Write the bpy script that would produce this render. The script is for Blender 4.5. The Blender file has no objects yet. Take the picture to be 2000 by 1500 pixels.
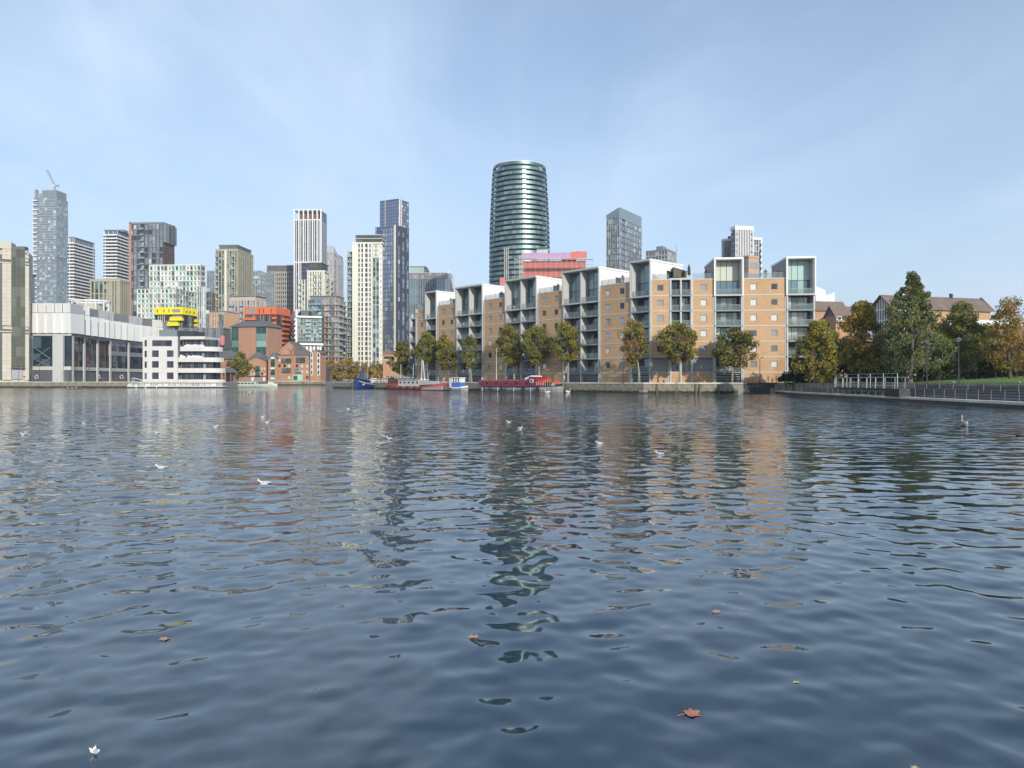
import bpy, math, random
import numpy as np
from mathutils import Vector
R = random.Random(7)
S = bpy.context.scene
COL = S.collection
rad = math.radians

# ------------------------------------------------------------------ camera, sky, sun, exposure
EYE, FPX, HOR = 2.35, 1444.0, 743.0          # eye height over the water, focal length and horizon in photo pixels
cam = bpy.data.cameras.new('camera'); cam.lens = 26; cam.sensor_width = 36
cam.shift_y = (HOR - 750) / 2000; cam.clip_start = .1; cam.clip_end = 20000
co = bpy.data.objects.new('camera', cam); COL.objects.link(co); co.location = (0, 0, EYE); co.rotation_euler = (rad(90), 0, 0)
S.camera = co
SUN_AZ, SUN_EL = 156.0, 22.0
W = bpy.data.worlds.new('World'); S.world = W; W.use_nodes = True
nt = W.node_tree; N = nt.nodes; L = nt.links
bg = N['Background']; bg.inputs[1].default_value = 0.13
sky = N.new('ShaderNodeTexSky'); sky.sky_type = 'NISHITA'; sky.sun_disc = False
sky.sun_elevation = rad(SUN_EL); sky.sun_rotation = rad(SUN_AZ)
sky.air_density = 1.0; sky.dust_density = 0.6; sky.ozone_density = 2.5
tc = N.new('ShaderNodeTexCoord'); sep = N.new('ShaderNodeSeparateXYZ'); L.new(tc.outputs['Generated'], sep.inputs[0])
def wm(op, a, b=None, clamp=False):
    n = N.new('ShaderNodeMath'); n.operation = op; n.use_clamp = clamp
    for i, v in enumerate((a, b)):
        if v is None: continue
        if isinstance(v, (int, float)): n.inputs[i].default_value = v
        else: L.new(v, n.inputs[i])
    return n.outputs[0]
zz = wm('ADD', wm('MAXIMUM', sep.outputs[2], 0.0), 0.16)
cmb = N.new('ShaderNodeCombineXYZ'); L.new(wm('DIVIDE', sep.outputs[0], zz), cmb.inputs[0]); L.new(wm('DIVIDE', sep.outputs[1], zz), cmb.inputs[1])
def wnoise(rot, sc, scale, det, dist, lo, hi):
    mp = N.new('ShaderNodeMapping'); mp.inputs['Rotation'].default_value = (0, 0, rad(rot)); mp.inputs['Scale'].default_value = sc
    L.new(cmb.outputs[0], mp.inputs[0])
    n = N.new('ShaderNodeTexNoise'); n.inputs['Scale'].default_value = scale; n.inputs['Detail'].default_value = det
    n.inputs['Roughness'].default_value = .55; n.inputs['Distortion'].default_value = dist; L.new(mp.outputs[0], n.inputs[0])
    r = N.new('ShaderNodeMapRange'); r.interpolation_type = 'SMOOTHSTEP'; r.inputs[1].default_value = lo; r.inputs[2].default_value = hi
    L.new(n.outputs[0], r.inputs[0]); return r.outputs[0]
c1 = wnoise(-38, (1.0, .62, 1), .50, 5, .5, .34, .68)
c2 = wnoise(35, (1.0, .40, 1), 1.3, 8, 1.2, .40, .74)
veil = wm('ADD', wm('MULTIPLY', c1, .50), wm('MULTIPLY', c2, .26))
hz = wm('POWER', wm('SUBTRACT', 1.0, wm('MAXIMUM', sep.outputs[2], 0.0)), 5.0)
veil = wm('ADD', veil, wm('ADD', wm('MULTIPLY', hz, .44), .17), clamp=True)
mx = N.new('ShaderNodeMix'); mx.data_type = 'RGBA'
L.new(veil, mx.inputs[0]); L.new(sky.outputs[0], mx.inputs[6]); mx.inputs[7].default_value = (4.75, 5.8, 7.1, 1)
L.new(mx.outputs[2], bg.inputs[0])
sd = bpy.data.lights.new('sun', 'SUN'); sd.energy = 3.6; sd.angle = rad(.6); sd.color = (1, .93, .82)
so = bpy.data.objects.new('sun', sd); COL.objects.link(so)
az, el = rad(SUN_AZ), rad(SUN_EL)
so.rotation_euler = Vector((math.sin(az) * math.cos(el), math.cos(az) * math.cos(el), math.sin(el))).to_track_quat('Z', 'Y').to_euler()
S.view_settings.view_transform = 'Standard'; S.view_settings.look = 'None'
S.view_settings.exposure = 0.36; S.view_settings.gamma = 1
S.render.engine = 'CYCLES'
S.cycles.max_bounces = 7; S.cycles.transparent_max_bounces = 12; S.cycles.diffuse_bounces = 3; S.cycles.glossy_bounces = 4
S.cycles.use_denoising = True; S.cycles.caustics_reflective = False; S.cycles.caustics_refractive = False
S.cycles.volume_bounces = 0; S.cycles.volume_max_steps = 64

# ------------------------------------------------------------------ helpers
def PX(x, Y): return (x - 1000) / FPX * Y
def PZ(y, Y): return EYE + (HOR - y) / FPX * Y
def WY(y): return EYE * FPX / (y - HOR)      # distance of a point on the water seen at picture row y

MATS = {}
def mat(name, col, rough=.7, metal=0, var=.12, scale=1.5, bump=0, bscale=8, rnd=0, stretch=(1, 1, 1), spec=.5, stain=None, tide=None):
    """a painted, stone or metal surface: base colour with two sizes of mottling, optional relief, streaks and per-object variation"""
    if name in MATS: return MATS[name]
    m = bpy.data.materials.new(name); m.use_nodes = True; MATS[name] = m
    n = m.node_tree.nodes; l = m.node_tree.links; p = n['Principled BSDF']
    p.inputs['Roughness'].default_value = rough; p.inputs['Metallic'].default_value = metal; p.inputs['Specular IOR Level'].default_value = spec
    t = n.new('ShaderNodeTexCoord'); mp = n.new('ShaderNodeMapping'); mp.inputs['Scale'].default_value = stretch; l.new(t.outputs['Object'], mp.inputs[0])
    a = n.new('ShaderNodeTexNoise'); a.inputs['Scale'].default_value = scale; a.inputs['Detail'].default_value = 5; l.new(mp.outputs[0], a.inputs[0])
    b = n.new('ShaderNodeTexNoise'); b.inputs['Scale'].default_value = scale * .11; b.inputs['Detail'].default_value = 3; l.new(mp.outputs[0], b.inputs[0])
    ad = n.new('ShaderNodeMath'); ad.operation = 'ADD'; l.new(a.outputs[0], ad.inputs[0]); l.new(b.outputs[0], ad.inputs[1])
    src = ad.outputs[0]
    if rnd:
        oi = n.new('ShaderNodeObjectInfo'); k = n.new('ShaderNodeMath'); k.operation = 'MULTIPLY_ADD'
        l.new(oi.outputs['Random'], k.inputs[0]); k.inputs[1].default_value = rnd; l.new(src, k.inputs[2])
        k2 = n.new('ShaderNodeMath'); k2.operation = 'SUBTRACT'; l.new(k.outputs[0], k2.inputs[0]); k2.inputs[1].default_value = rnd * .5; src = k2.outputs[0]
    mr = n.new('ShaderNodeMapRange'); mr.inputs[1].default_value = .6; mr.inputs[2].default_value = 1.4; mr.inputs[3].default_value = 1 - var; mr.inputs[4].default_value = 1 + var
    mr.clamp = False; l.new(src, mr.inputs[0])
    v = n.new('ShaderNodeVectorMath'); v.operation = 'SCALE'; v.inputs[0].default_value = col; l.new(mr.outputs[0], v.inputs['Scale'])
    out = v.outputs[0]
    if stain:
        s = n.new('ShaderNodeTexNoise'); s.inputs['Scale'].default_value = stain[1]; s.inputs['Detail'].default_value = 6
        m2 = n.new('ShaderNodeMapping'); m2.inputs['Scale'].default_value = stain[2]; l.new(t.outputs['Object'], m2.inputs[0]); l.new(m2.outputs[0], s.inputs[0])
        r2 = n.new('ShaderNodeMapRange'); r2.inputs[1].default_value = stain[3]; r2.inputs[2].default_value = stain[3] + .18; l.new(s.outputs[0], r2.inputs[0])
        x = n.new('ShaderNodeMix'); x.data_type = 'RGBA'; l.new(r2.outputs[0], x.inputs[0]); l.new(out, x.inputs[6]); x.inputs[7].default_value = (*stain[0], 1); out = x.outputs[2]
    if tide:      # dark wet weed below the usual water mark
        ge = n.new('ShaderNodeNewGeometry'); sx = n.new('ShaderNodeSeparateXYZ'); l.new(ge.outputs['Position'], sx.inputs[0]); tn = n.new('ShaderNodeTexNoise'); tn.inputs['Scale'].default_value = 1.3; tn.inputs['Detail'].default_value = 5; l.new(ge.outputs['Position'], tn.inputs[0])
        ta = n.new('ShaderNodeMath'); ta.operation = 'MULTIPLY_ADD'; l.new(tn.outputs[0], ta.inputs[0]); ta.inputs[1].default_value = -.7; l.new(sx.outputs[2], ta.inputs[2])
        tr_ = n.new('ShaderNodeMapRange'); tr_.inputs[1].default_value = -.05; tr_.inputs[2].default_value = .22; tr_.inputs[3].default_value = 1; tr_.inputs[4].default_value = 0; l.new(ta.outputs[0], tr_.inputs[0])
        tx = n.new('ShaderNodeMix'); tx.data_type = 'RGBA'; l.new(tr_.outputs[0], tx.inputs[0]); l.new(out, tx.inputs[6]); tx.inputs[7].default_value = (*tide, 1); out = tx.outputs[2]
    l.new(out, p.inputs['Base Color'])
    if bump:
        bt = n.new('ShaderNodeTexNoise'); bt.inputs['Scale'].default_value = bscale; bt.inputs['Detail'].default_value = 6; l.new(mp.outputs[0], bt.inputs[0])
        bb = n.new('ShaderNodeBump'); bb.inputs['Strength'].default_value = bump; bb.inputs['Distance'].default_value = .05
        l.new(bt.outputs[0], bb.inputs['Height']); l.new(bb.outputs[0], p.inputs['Normal'])
    return m

def glass(name, dark, light, cell=(2, 2, 3), metal=.55, rough=.07, frac=.3, warp=.01, lo=0.0):
    """facade glazing: reflective, with blinds and rooms that differ pane by pane"""
    if name in MATS: return MATS[name]
    m = bpy.data.materials.new(name); m.use_nodes = True; MATS[name] = m
    n = m.node_tree.nodes; l = m.node_tree.links; p = n['Principled BSDF']
    t = n.new('ShaderNodeTexCoord'); sn = n.new('ShaderNodeVectorMath'); sn.operation = 'SNAP'
    l.new(t.outputs['Object'], sn.inputs[0]); sn.inputs[1].default_value = cell
    oi = n.new('ShaderNodeObjectInfo'); wn = n.new('ShaderNodeTexWhiteNoise'); wn.noise_dimensions = '4D'
    l.new(sn.outputs[0], wn.inputs['Vector']); k = n.new('ShaderNodeMath'); k.operation = 'MULTIPLY'; l.new(oi.outputs['Random'], k.inputs[0]); k.inputs[1].default_value = 917; l.new(k.outputs[0], wn.inputs['W'])
    cr = n.new('ShaderNodeValToRGB'); e = cr.color_ramp.elements
    e[0].position = 0; e[0].color = (*dark, 1); e[1].position = 1; e[1].color = (*light, 1)
    q = cr.color_ramp.elements.new(1 - frac); q.color = tuple(d + (g - d) * .18 for d, g in zip(dark, light)) + (1,)
    l.new(wn.outputs['Value'], cr.inputs[0]); l.new(cr.outputs[0], p.inputs['Base Color'])
    mr = n.new('ShaderNodeMapRange'); mr.inputs[1].default_value = 1 - frac; mr.inputs[2].default_value = 1; mr.inputs[3].default_value = metal; mr.inputs[4].default_value = metal * .25
    l.new(wn.outputs['Value'], mr.inputs[0]); l.new(mr.outputs[0], p.inputs['Metallic'])
    p.inputs['Roughness'].default_value = rough
    if warp:
        ns = n.new('ShaderNodeTexNoise'); ns.inputs['Scale'].default_value = .35; l.new(t.outputs['Object'], ns.inputs[0])
        bb = n.new('ShaderNodeBump'); bb.inputs['Strength'].default_value = .5; bb.inputs['Distance'].default_value = warp; l.new(ns.outputs[0], bb.inputs['Height']); l.new(bb.outputs[0], p.inputs['Normal'])
    return m

def clear_glass(name, tint=(.75, .85, .85), alpha=.35):
    if name in MATS: return MATS[name]
    m = bpy.data.materials.new(name); m.use_nodes = True; MATS[name] = m
    p = m.node_tree.nodes['Principled BSDF']; p.inputs['Base Color'].default_value = (*tint, 1); p.inputs['Alpha'].default_value = alpha
    p.inputs['Roughness'].default_value = .08; p.inputs['Metallic'].default_value = .1
    return m

def leafmat(name, col, var=.35):
    if name in MATS: return MATS[name]
    m = bpy.data.materials.new(name); m.use_nodes = True; MATS[name] = m
    n = m.node_tree.nodes; l = m.node_tree.links; n.remove(n['Principled BSDF']); out = n['Material Output']
    t = n.new('ShaderNodeTexCoord'); a = n.new('ShaderNodeTexNoise'); a.inputs['Scale'].default_value = 1.7; a.inputs['Detail'].default_value = 4; l.new(t.outputs['Object'], a.inputs[0])
    mr = n.new('ShaderNodeMapRange'); mr.inputs[1].default_value = .3; mr.inputs[2].default_value = .7; mr.inputs[3].default_value = 1 - var; mr.inputs[4].default_value = 1 + var; l.new(a.outputs[0], mr.inputs[0])
    v = n.new('ShaderNodeVectorMath'); v.operation = 'SCALE'; v.inputs[0].default_value = col; l.new(mr.outputs[0], v.inputs['Scale'])
    d = n.new('ShaderNodeBsdfDiffuse'); tr = n.new('ShaderNodeBsdfTranslucent'); l.new(v.outputs[0], d.inputs[0]); l.new(v.outputs[0], tr.inputs[0])
    x = n.new('ShaderNodeMixShader'); x.inputs[0].default_value = .3; l.new(d.outputs[0], x.inputs[1]); l.new(tr.outputs[0], x.inputs[2]); l.new(x.outputs[0], out.inputs[0])
    return m

class MB:
    """collects shapes for ONE mesh"""
    def __init__(s): s.v = []; s.f = []; s.m = []
    def box(s, x0, x1, y0, y1, z0, z1, m=0):
        if x0 > x1: x0, x1 = x1, x0
        if y0 > y1: y0, y1 = y1, y0
        b = len(s.v); s.v += [(x0,y0,z0),(x1,y0,z0),(x1,y1,z0),(x0,y1,z0),(x0,y0,z1),(x1,y0,z1),(x1,y1,z1),(x0,y1,z1)]
        for f in ((0,3,2,1),(4,5,6,7),(0,1,5,4),(1,2,6,5),(2,3,7,6),(3,0,4,7)): s.f.append(tuple(b+i for i in f)); s.m.append(m)
        return s
    def face(s, pts, m=0):
        b = len(s.v); s.v += [tuple(p) for p in pts]; s.f.append(tuple(range(b, b+len(pts)))); s.m.append(m); return s
    def prism(s, poly, z0, z1, m=0):
        """plan polygon (counter-clockwise) from z0 to z1; z1 may be a list with one height per corner"""
        n = len(poly); zt = z1 if isinstance(z1, (list, tuple)) else [z1]*n; zb = z0 if isinstance(z0, (list, tuple)) else [z0]*n
        b = len(s.v); s.v += [(p[0],p[1],z) for p, z in zip(poly, zb)] + [(p[0],p[1],z) for p, z in zip(poly, zt)]
        s.f.append(tuple(b+n-1-i for i in range(n))); s.m.append(m); s.f.append(tuple(b+n+i for i in range(n))); s.m.append(m)
        for i in range(n): j=(i+1)%n; s.f.append((b+i,b+j,b+n+j,b+n+i)); s.m.append(m)
        return s
    def tube(s, pts, rr, n=6, m=0, cap=True):
        if isinstance(rr, (int, float)): rr = [rr]*len(pts)
        P = [Vector(p) for p in pts]; b = len(s.v); u = None
        for i, p in enumerate(P):
            d = (P[min(i+1, len(P)-1)] - P[max(i-1, 0)]).normalized()
            if u is None: u = d.orthogonal().normalized()
            u = (u - d*u.dot(d)).normalized(); w = d.cross(u)
            for k in range(n): a = 2*math.pi*k/n; s.v.append(tuple(p + (u*math.cos(a) + w*math.sin(a))*rr[i]))
        for i in range(len(P)-1):
            for k in range(n): j=(k+1)%n; s.f.append((b+i*n+k,b+i*n+j,b+(i+1)*n+j,b+(i+1)*n+k)); s.m.append(m)
        if cap: s.f.append(tuple(b+n-1-k for k in range(n))); s.m.append(m); e=b+(len(P)-1)*n; s.f.append(tuple(e+k for k in range(n))); s.m.append(m)
        return s
    def loft(s, rings, m=0, closed=True, cap=True):
        n = len(rings[0]); b = len(s.v)
        for r in rings: s.v += [tuple(p) for p in r]
        for i in range(len(rings)-1):
            for k in range(n if closed else n-1): j=(k+1)%n; s.f.append((b+i*n+k,b+i*n+j,b+(i+1)*n+j,b+(i+1)*n+k)); s.m.append(m if isinstance(m, int) else m[i])
        if cap and closed:
            s.f.append(tuple(b+n-1-k for k in range(n))); s.m.append(m if isinstance(m, int) else m[0]); e=b+(len(rings)-1)*n; s.f.append(tuple(e+k for k in range(n))); s.m.append(m if isinstance(m, int) else m[-1])
        return s
    def mesh(s, name, mats, smooth=False):
        me = bpy.data.meshes.new(name); me.from_pydata(s.v, [], s.f)
        for x in (mats if isinstance(mats, (list, tuple)) else [mats]): me.materials.append(x)
        if any(s.m): me.polygons.foreach_set('material_index', s.m)
        if smooth: me.polygons.foreach_set('use_smooth', [True]*len(s.f))
        me.update(); return me
    def build(s, name, mats, parent=None, loc=(0,0,0), rz=0, smooth=False):
        return link(name, s.mesh(name, mats, smooth), parent, loc, rz)

def link(name, data, parent=None, loc=(0,0,0), rz=0, scale=None):
    o = bpy.data.objects.new(name, data); COL.objects.link(o); o.location = loc
    if rz: o.rotation_euler = (0, 0, rz)
    if scale: o.scale = scale
    if parent is not None: o.parent = parent
    return o
def tag(o, label=None, cat=None, group=None, kind=None):
    if label: o['label'] = label
    if cat: o['category'] = cat
    if group: o['group'] = group
    if kind: o['kind'] = kind
    return o
def thing(name, label, cat, loc=(0,0,0), rz=0, group=None): return tag(link(name, None, None, loc, rz), label, cat, group)
def copy_tree(o, parent=None):
    c = o.copy(); COL.objects.link(c)
    if parent is not None: c.parent = parent
    for ch in list(o.children): copy_tree(ch, c)
    return c

BOXES = {}
def boxmesh(name, w, d, h, m):
    k = (name, round(w, 2), round(d, 2), round(h, 2), m.name)
    if k not in BOXES: BOXES[k] = MB().box(0, w, 0, d, 0, h).mesh(name, m)
    return BOXES[k]

ZB = 1.9      # level of the quays
class Bld:
    """a building with a left (F) and a right (R) visible face that meet at picture column xc; th turns it (degrees)"""
    def __init__(s, name, label, cat, xl, xc, xr, ytop, Y, th=3, D=None, zb=ZB, group=None):
        s.th = rad(th); s.Y = Y; c, sn = math.cos(s.th), math.sin(s.th); s.c, s.s = c, sn
        X = PX(xc, Y); tl = (xl-1000)/FPX; tr = (xr-1000)/FPX; s.C = (X, Y)
        s.W = (X - tl*Y)/(c + tl*sn)
        s.D = D if D else ((tr*Y - X)/(sn - tr*c) if xr > xc else 20.)
        assert s.D > 0 and s.W > 0, (label, s.W, s.D)
        s.O = (X - s.W*c, Y + s.W*sn); s.zb = zb; s.H = PZ(ytop, Y) - zb
        s.root = thing(name, label, cat, (s.O[0], s.O[1], zb), -s.th, group)
    def u(s, px):        # on face F
        t = (px-1000)/FPX; return s.W - (s.C[0] - t*s.C[1])/(s.c + t*s.s)
    def r(s, px):        # on face R
        t = (px-1000)/FPX; return (t*s.C[1] - s.C[0])/(s.s - t*s.c)
    def z(s, y): return PZ(y, s.Y) - s.zb
    def put(s, name, me, face, u, z, out=0):
        if face == 'F': return link(name, me, s.root, (u, -out, z))
        if face == 'R': return link(name, me, s.root, (s.W + out + .01, u + .01, z), math.pi/2)
        return link(name, me, s.root, (-out - .01, s.D - u, z), -math.pi/2)
    def piece(s, name, face, u0, u1, z0, z1, out, d, m):
        return s.put(name, boxmesh(name, u1-u0, d, z1-z0, m), face, u0, z0, out)
    def body(s, m, inset=.5, name='wall', z0=0, z1=None, x0=0, x1=None, y0=0, y1=None):
        return MB().box(x0+inset, (x1 or s.W)-inset, y0+inset, (y1 or s.D)-inset, z0, s.H if z1 is None else z1).build(name, m, s.root)
    def box(s, name, x0, x1, y0, y1, z0, z1, m): return MB().box(x0, x1, y0, y1, z0, z1).build(name, m, s.root)
    def slabs(s, zs, t, out, m, name='floor_slab', x0=0, x1=None, y1=None):
        me = MB().box(x0-out, (x1 or s.W)+out, -out, (y1 or s.D)+out, 0, t).mesh(name, m)
        for z in zs: link(name, me, s.root, (0, 0, z))
    def grid(s, face, u0, u1, z0, z1, nb, nf, pw, sh, pm, sm, gl, balc=(), bm=None, single=True, fin=0, dep=.5, grec=.25, pname='pier', skip=()):
        cw = (u1-u0)/nb; ch = (z1-z0)/nf
        gl = gl if isinstance(gl, (list, tuple)) else [gl]
        if pm:
            me = boxmesh(pname, pw, dep+fin, z1-z0, pm)
            for i in range(nb+1): s.put(pname, me, face, min(max(u0 + i*cw - pw/2, u0), u1-pw), z0, fin)
        if sh:
            me = boxmesh('spandrel', u1-u0-.02, dep-.05, sh, sm)
            for j in range(nf): s.put('spandrel', me, face, u0+.01, z0 + j*ch, -.05)
        if single:
            me = [boxmesh('window', cw-pw*.6, .1, ch-sh*.8, g) for g in gl]
            for j in range(nf):
                for i in range(nb):
                    if (i, j) in skip: continue
                    s.put('window', R.choice(me), face, u0+i*cw+pw*.3, z0+j*ch+sh*.6, -grec)
        else:
            me = [boxmesh('window_band', u1-u0-.3, .1, ch-sh*.8, g) for g in gl]
            for j in range(nf): s.put('window_band', R.choice(me), face, u0+.15, z0+j*ch+sh*.6, -grec)
        if balc:
            w = cw*.86; k = ('balc', round(w, 2), bm.name)
            if k not in BOXES:
                BOXES[k] = MB().box(0, w, -1.3, .3, -.12, .1, 0).box(0, w, -1.3, -1.24, .1, 1.15, 1).box(0, .06, -1.24, 0, .1, 1.15, 1).box(w-.06, w, -1.24, 0, .1, 1.15, 1).mesh('balcony', [bm, M_BAL])
            for i in balc:
                for j in range(1, nf): s.put('balcony', BOXES[k], face, u0+i*cw+cw*.07, z0+j*ch+.15, 0)
M_BAL = glass('balustrade_glass', (.25, .33, .33), (.45, .5, .5), metal=.4, rough=.15, frac=.5)

def holes_wall(mb, u0, u1, z0, z1, holes, v0, v1, m=0):
    """a wall in the local x-z plane with rectangular openings (a0,a1,b0,b1)"""
    us = sorted({u0, u1, *[h[0] for h in holes], *[h[1] for h in holes]}); us = [u for u in us if u0 <= u <= u1]
    for a, b in zip(us, us[1:]):
        if b-a < 1e-4: continue
        hs = sorted([(h[2], h[3]) for h in holes if h[0] <= a+1e-4 and h[1] >= b-1e-4]); z = z0
        for c, d in hs:
            if c > z+1e-4: mb.box(a, b, v0, v1, z, c, m)
            z = max(z, d)
        if z < z1-1e-4: mb.box(a, b, v0, v1, z, z1, m)
    return mb
# ------------------------------------------------------------------ materials
BRICK = mat('warm_brick', (.475, .30, .162), .85, var=.17, scale=.9, bump=.15, bscale=30, stretch=(1, 1, 3), stain=((.36, .20, .10), .25, (1, 1, .35), .55))
BRICK_R = mat('red_brick', (.40, .215, .145), .85, var=.14, scale=1.2)
BRICK_O = mat('orange_brick', (.42, .23, .135), .85, var=.14, scale=1.2)
BRICK_B = mat('brown_brick', (.23, .12, .08), .85, var=.15, scale=1.2)
CONC = mat('pale_concrete', (.46, .46, .44), .7, var=.08, scale=.8, stain=((.34, .34, .32), .5, (1, 1, .2), .62))
CONC_D = mat('grey_concrete', (.25, .26, .26), .75, var=.12, scale=.8)
WHITE = mat('white_paint', (.70, .70, .68), .5, var=.05, scale=.5, stain=((.62, .62, .58), .6, (1, 1, .2), .66))
CREAM = mat('cream_cladding', (.66, .64, .54), .6, var=.07, scale=.4)
GREYM = mat('grey_metal', (.22, .24, .26), .45, metal=.3, var=.08)
DARKM = mat('dark_metal', (.045, .05, .055), .45, metal=.3, var=.1)
SILVER = mat('silver_cladding', (.70, .70, .67), .45, metal=.12, var=.07, scale=.3, rnd=.45, stretch=(1, 1, .05))
STONE = mat('beige_stone', (.50, .46, .38), .7, var=.07, scale=.6, rnd=.5)
OLIVE = mat('olive_stone', (.36, .34, .24), .75, var=.08, scale=.4)
TAUPE = mat('taupe_stone', (.34, .31, .28), .75, var=.08, scale=.4)
DOOR_G = glass('door_glass', (.055, .08, .09), (.55, .58, .52), cell=(40, 40, 40), metal=.45, frac=.35, rough=.05)
TALL_G = glass('tall_glass', (.13, .20, .23), (.42, .52, .50), cell=(40, 40, 40), metal=.5, frac=.3, rough=.05)
PANE_W = mat('white_blind', (.56, .56, .54), .35, var=.04)
PANE_G = mat('grey_blind', (.26, .28, .29), .25, var=.06)
PANE_D = glass('dark_pane', (.03, .035, .04), (.10, .10, .10), cell=(40, 40, 40), metal=.25, frac=.3)
ZINC_SHADED = mat('shaded_zinc_cladding', (.20, .21, .225), .5, metal=.2, var=.08)
SLABM = mat('slab_edge', (.24, .25, .26), .7, var=.1)
BALU = clear_glass('clear_balustrade', (.22, .29, .30), .26)
COPE = mat('coping_stone', (.55, .52, .45), .8, var=.2, scale=2, rnd=.8, bump=.3)
QWALL = mat('dock_wall_stone', (.24, .215, .16), .9, var=.25, scale=1.0, bump=.6, bscale=3, rnd=.22, stain=((.09, .09, .055), .5, (1, 1, .5), .50), tide=(.025, .03, .018))
PAVE = mat('quay_paving', (.25, .235, .21), .9, var=.18, scale=.8, bump=.2)
GRASS = mat('mown_lawn', (.10, .17, .035), .95, var=.3, scale=3, bump=.5, bscale=20)
SOIL = mat('far_ground', (.13, .13, .11), .95, var=.2, scale=.05)
ROOF_T = mat('brown_roof_tile', (.17, .125, .10), .85, var=.22, scale=1.2, stretch=(1, 1, 2))
SLATE = mat('grey_slate', (.115, .12, .12), .75, var=.2, scale=1.5)
ORANGE = mat('orange_panel', (.64, .15, .05), .5, var=.06)
YELLOW = mat('yellow_panel', (.80, .66, .01), .5, var=.05)
TIMBER = mat('weathered_timber', (.13, .11, .085), .85, var=.25, scale=3)

# ------------------------------------------------------------------ water
def make_water():
    OY, R0, AM = -5.0, 4.0, rad(72)      # the fan of wave cells starts a little behind the viewer
    rs = [R0]
    while rs[-1] < 300: rs.append(rs[-1]*1.0046)
    far = [330, 380, 450, 600, 1000]
    r = np.array(rs + far); na = 640; a = np.linspace(-AM, AM, na)
    rr, aa = np.meshgrid(r, a, indexing='ij'); x = rr*np.sin(aa); y = rr*np.cos(aa) + OY; z = np.zeros_like(x); rc = np.hypot(x, y)
    g = np.random.RandomState(11); cell = rr*.0046
    n = 130
    lam = np.exp(g.uniform(np.log(.12), np.log(1.25), n))
    dirs = rad(90) + rad(28) + g.normal(0, rad(44), n)*(1 + (lam < .8)*.3)
    gx = g.uniform(0, 1, n)
    # slow patches of calmer and livelier water
    calm = np.zeros_like(x)
    for k in range(10):
        l = g.uniform(9, 45); d = g.uniform(0, math.pi); calm += np.sin((x*math.cos(d)+y*math.sin(d)*.6)*2*math.pi/l + g.uniform(0, 7))
    calm = np.clip(1 + .17*calm, .45, 1.6)
    calm = calm*(1 - .08*np.clip((12-rc)/6, 0, 1))
    for i in range(n):
        k = 2*math.pi/lam[i]; s = .0086*(.85 if lam[i] < .2 else (1.15 if lam[i] < .75 else .85))
        fade = np.clip((lam[i]/cell - 2.2)/1.6, 0, 1)
        z += s/k*np.sin(k*(x*math.cos(dirs[i]) + y*math.sin(dirs[i])) + gx[i]*2*math.pi)*fade*calm
    z *= np.clip((420-rr)/100, 0, 1)*np.clip((AM-np.abs(aa))/rad(3), 0, 1)*np.clip((rr-R0)/.6, 0, 1)
    V = np.stack([x.ravel(), y.ravel(), z.ravel()], 1)
    nr = len(r); i = np.arange((nr-1)*(na-1)); q = (i//(na-1))*na + i % (na-1)
    Fc = np.stack([q, q+na, q+na+1, q+1], 1)[:, ::-1]
    # the rest of the dock: behind the viewer and to the sides
    global WZ; WZ = (r, a, z)
    me = bpy.data.meshes.new('water'); nv = len(V)
    me.vertices.add(nv); me.vertices.foreach_set('co', V.ravel())
    nf = len(Fc); me.loops.add(nf*4); me.loops.foreach_set('vertex_index', Fc.ravel()); me.polygons.add(nf)
    me.polygons.foreach_set('loop_start', np.arange(nf)*4); me.polygons.foreach_set('loop_total', np.full(nf, 4)); me.update(calc_edges=True)
    me.polygons.foreach_set('use_smooth', np.ones(nf, bool))
    at = me.attributes.new('ripple', 'FLOAT', 'POINT'); at.data.foreach_set('value', (np.clip((rc-9)/45, 0, 1)**.8*np.clip(calm, .6, 1.3)).ravel())
    m = bpy.data.materials.new('dock_water'); m.use_nodes = True; nn = m.node_tree.nodes; l = m.node_tree.links; p = nn['Principled BSDF']
    p.inputs['Base Color'].default_value = (.004, .020, .034, 1); p.inputs['Roughness'].default_value = .035; p.inputs['IOR'].default_value = 1.95
    t = nn.new('ShaderNodeTexCoord'); mp = nn.new('ShaderNodeMapping'); mp.inputs['Rotation'].default_value = (0, 0, rad(-20)); mp.inputs['Scale'].default_value = (.5, 1, 1); l.new(t.outputs['Object'], mp.inputs[0])
    n1 = nn.new('ShaderNodeTexNoise'); n1.inputs['Scale'].default_value = 1.35; n1.inputs['Detail'].default_value = 1.2; n1.inputs['Roughness'].default_value = .5; l.new(mp.outputs[0], n1.inputs[0])
    at2 = nn.new('ShaderNodeAttribute'); at2.attribute_name = 'ripple'
    b = nn.new('ShaderNodeBump'); b.inputs['Distance'].default_value = .22; l.new(n1.outputs[0], b.inputs['Height']); l.new(at2.outputs['Fac'], b.inputs['Strength'])
    n2 = nn.new('ShaderNodeTexNoise'); n2.inputs['Scale'].default_value = 3.4; n2.inputs['Detail'].default_value = 2; l.new(mp.outputs[0], n2.inputs[0])
    b2 = nn.new('ShaderNodeBump'); b2.inputs['Distance'].default_value = .022; l.new(n2.outputs[0], b2.inputs['Height']); l.new(at2.outputs['Fac'], b2.inputs['Strength']); l.new(b.outputs[0], b2.inputs['Normal'])
    l.new(b2.outputs[0], p.inputs['Normal'])
    me.materials.append(m)
    tag(link('water', me), kind='structure')
    rest = MB()
    p_ = lambda r_, t: (r_*math.sin(t), r_*math.cos(t)+OY, 0)
    rest.face([p_(R0, AM), p_(1000, AM), (1000, -60, 0), (0, -60, 0)]); rest.face([p_(1000, -AM), p_(R0, -AM), (0, -60, 0), (-1000, -60, 0)])
    rest.face([p_(R0, t) for t in np.linspace(-AM, AM, 24)] + [(0, -60, 0)])
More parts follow.
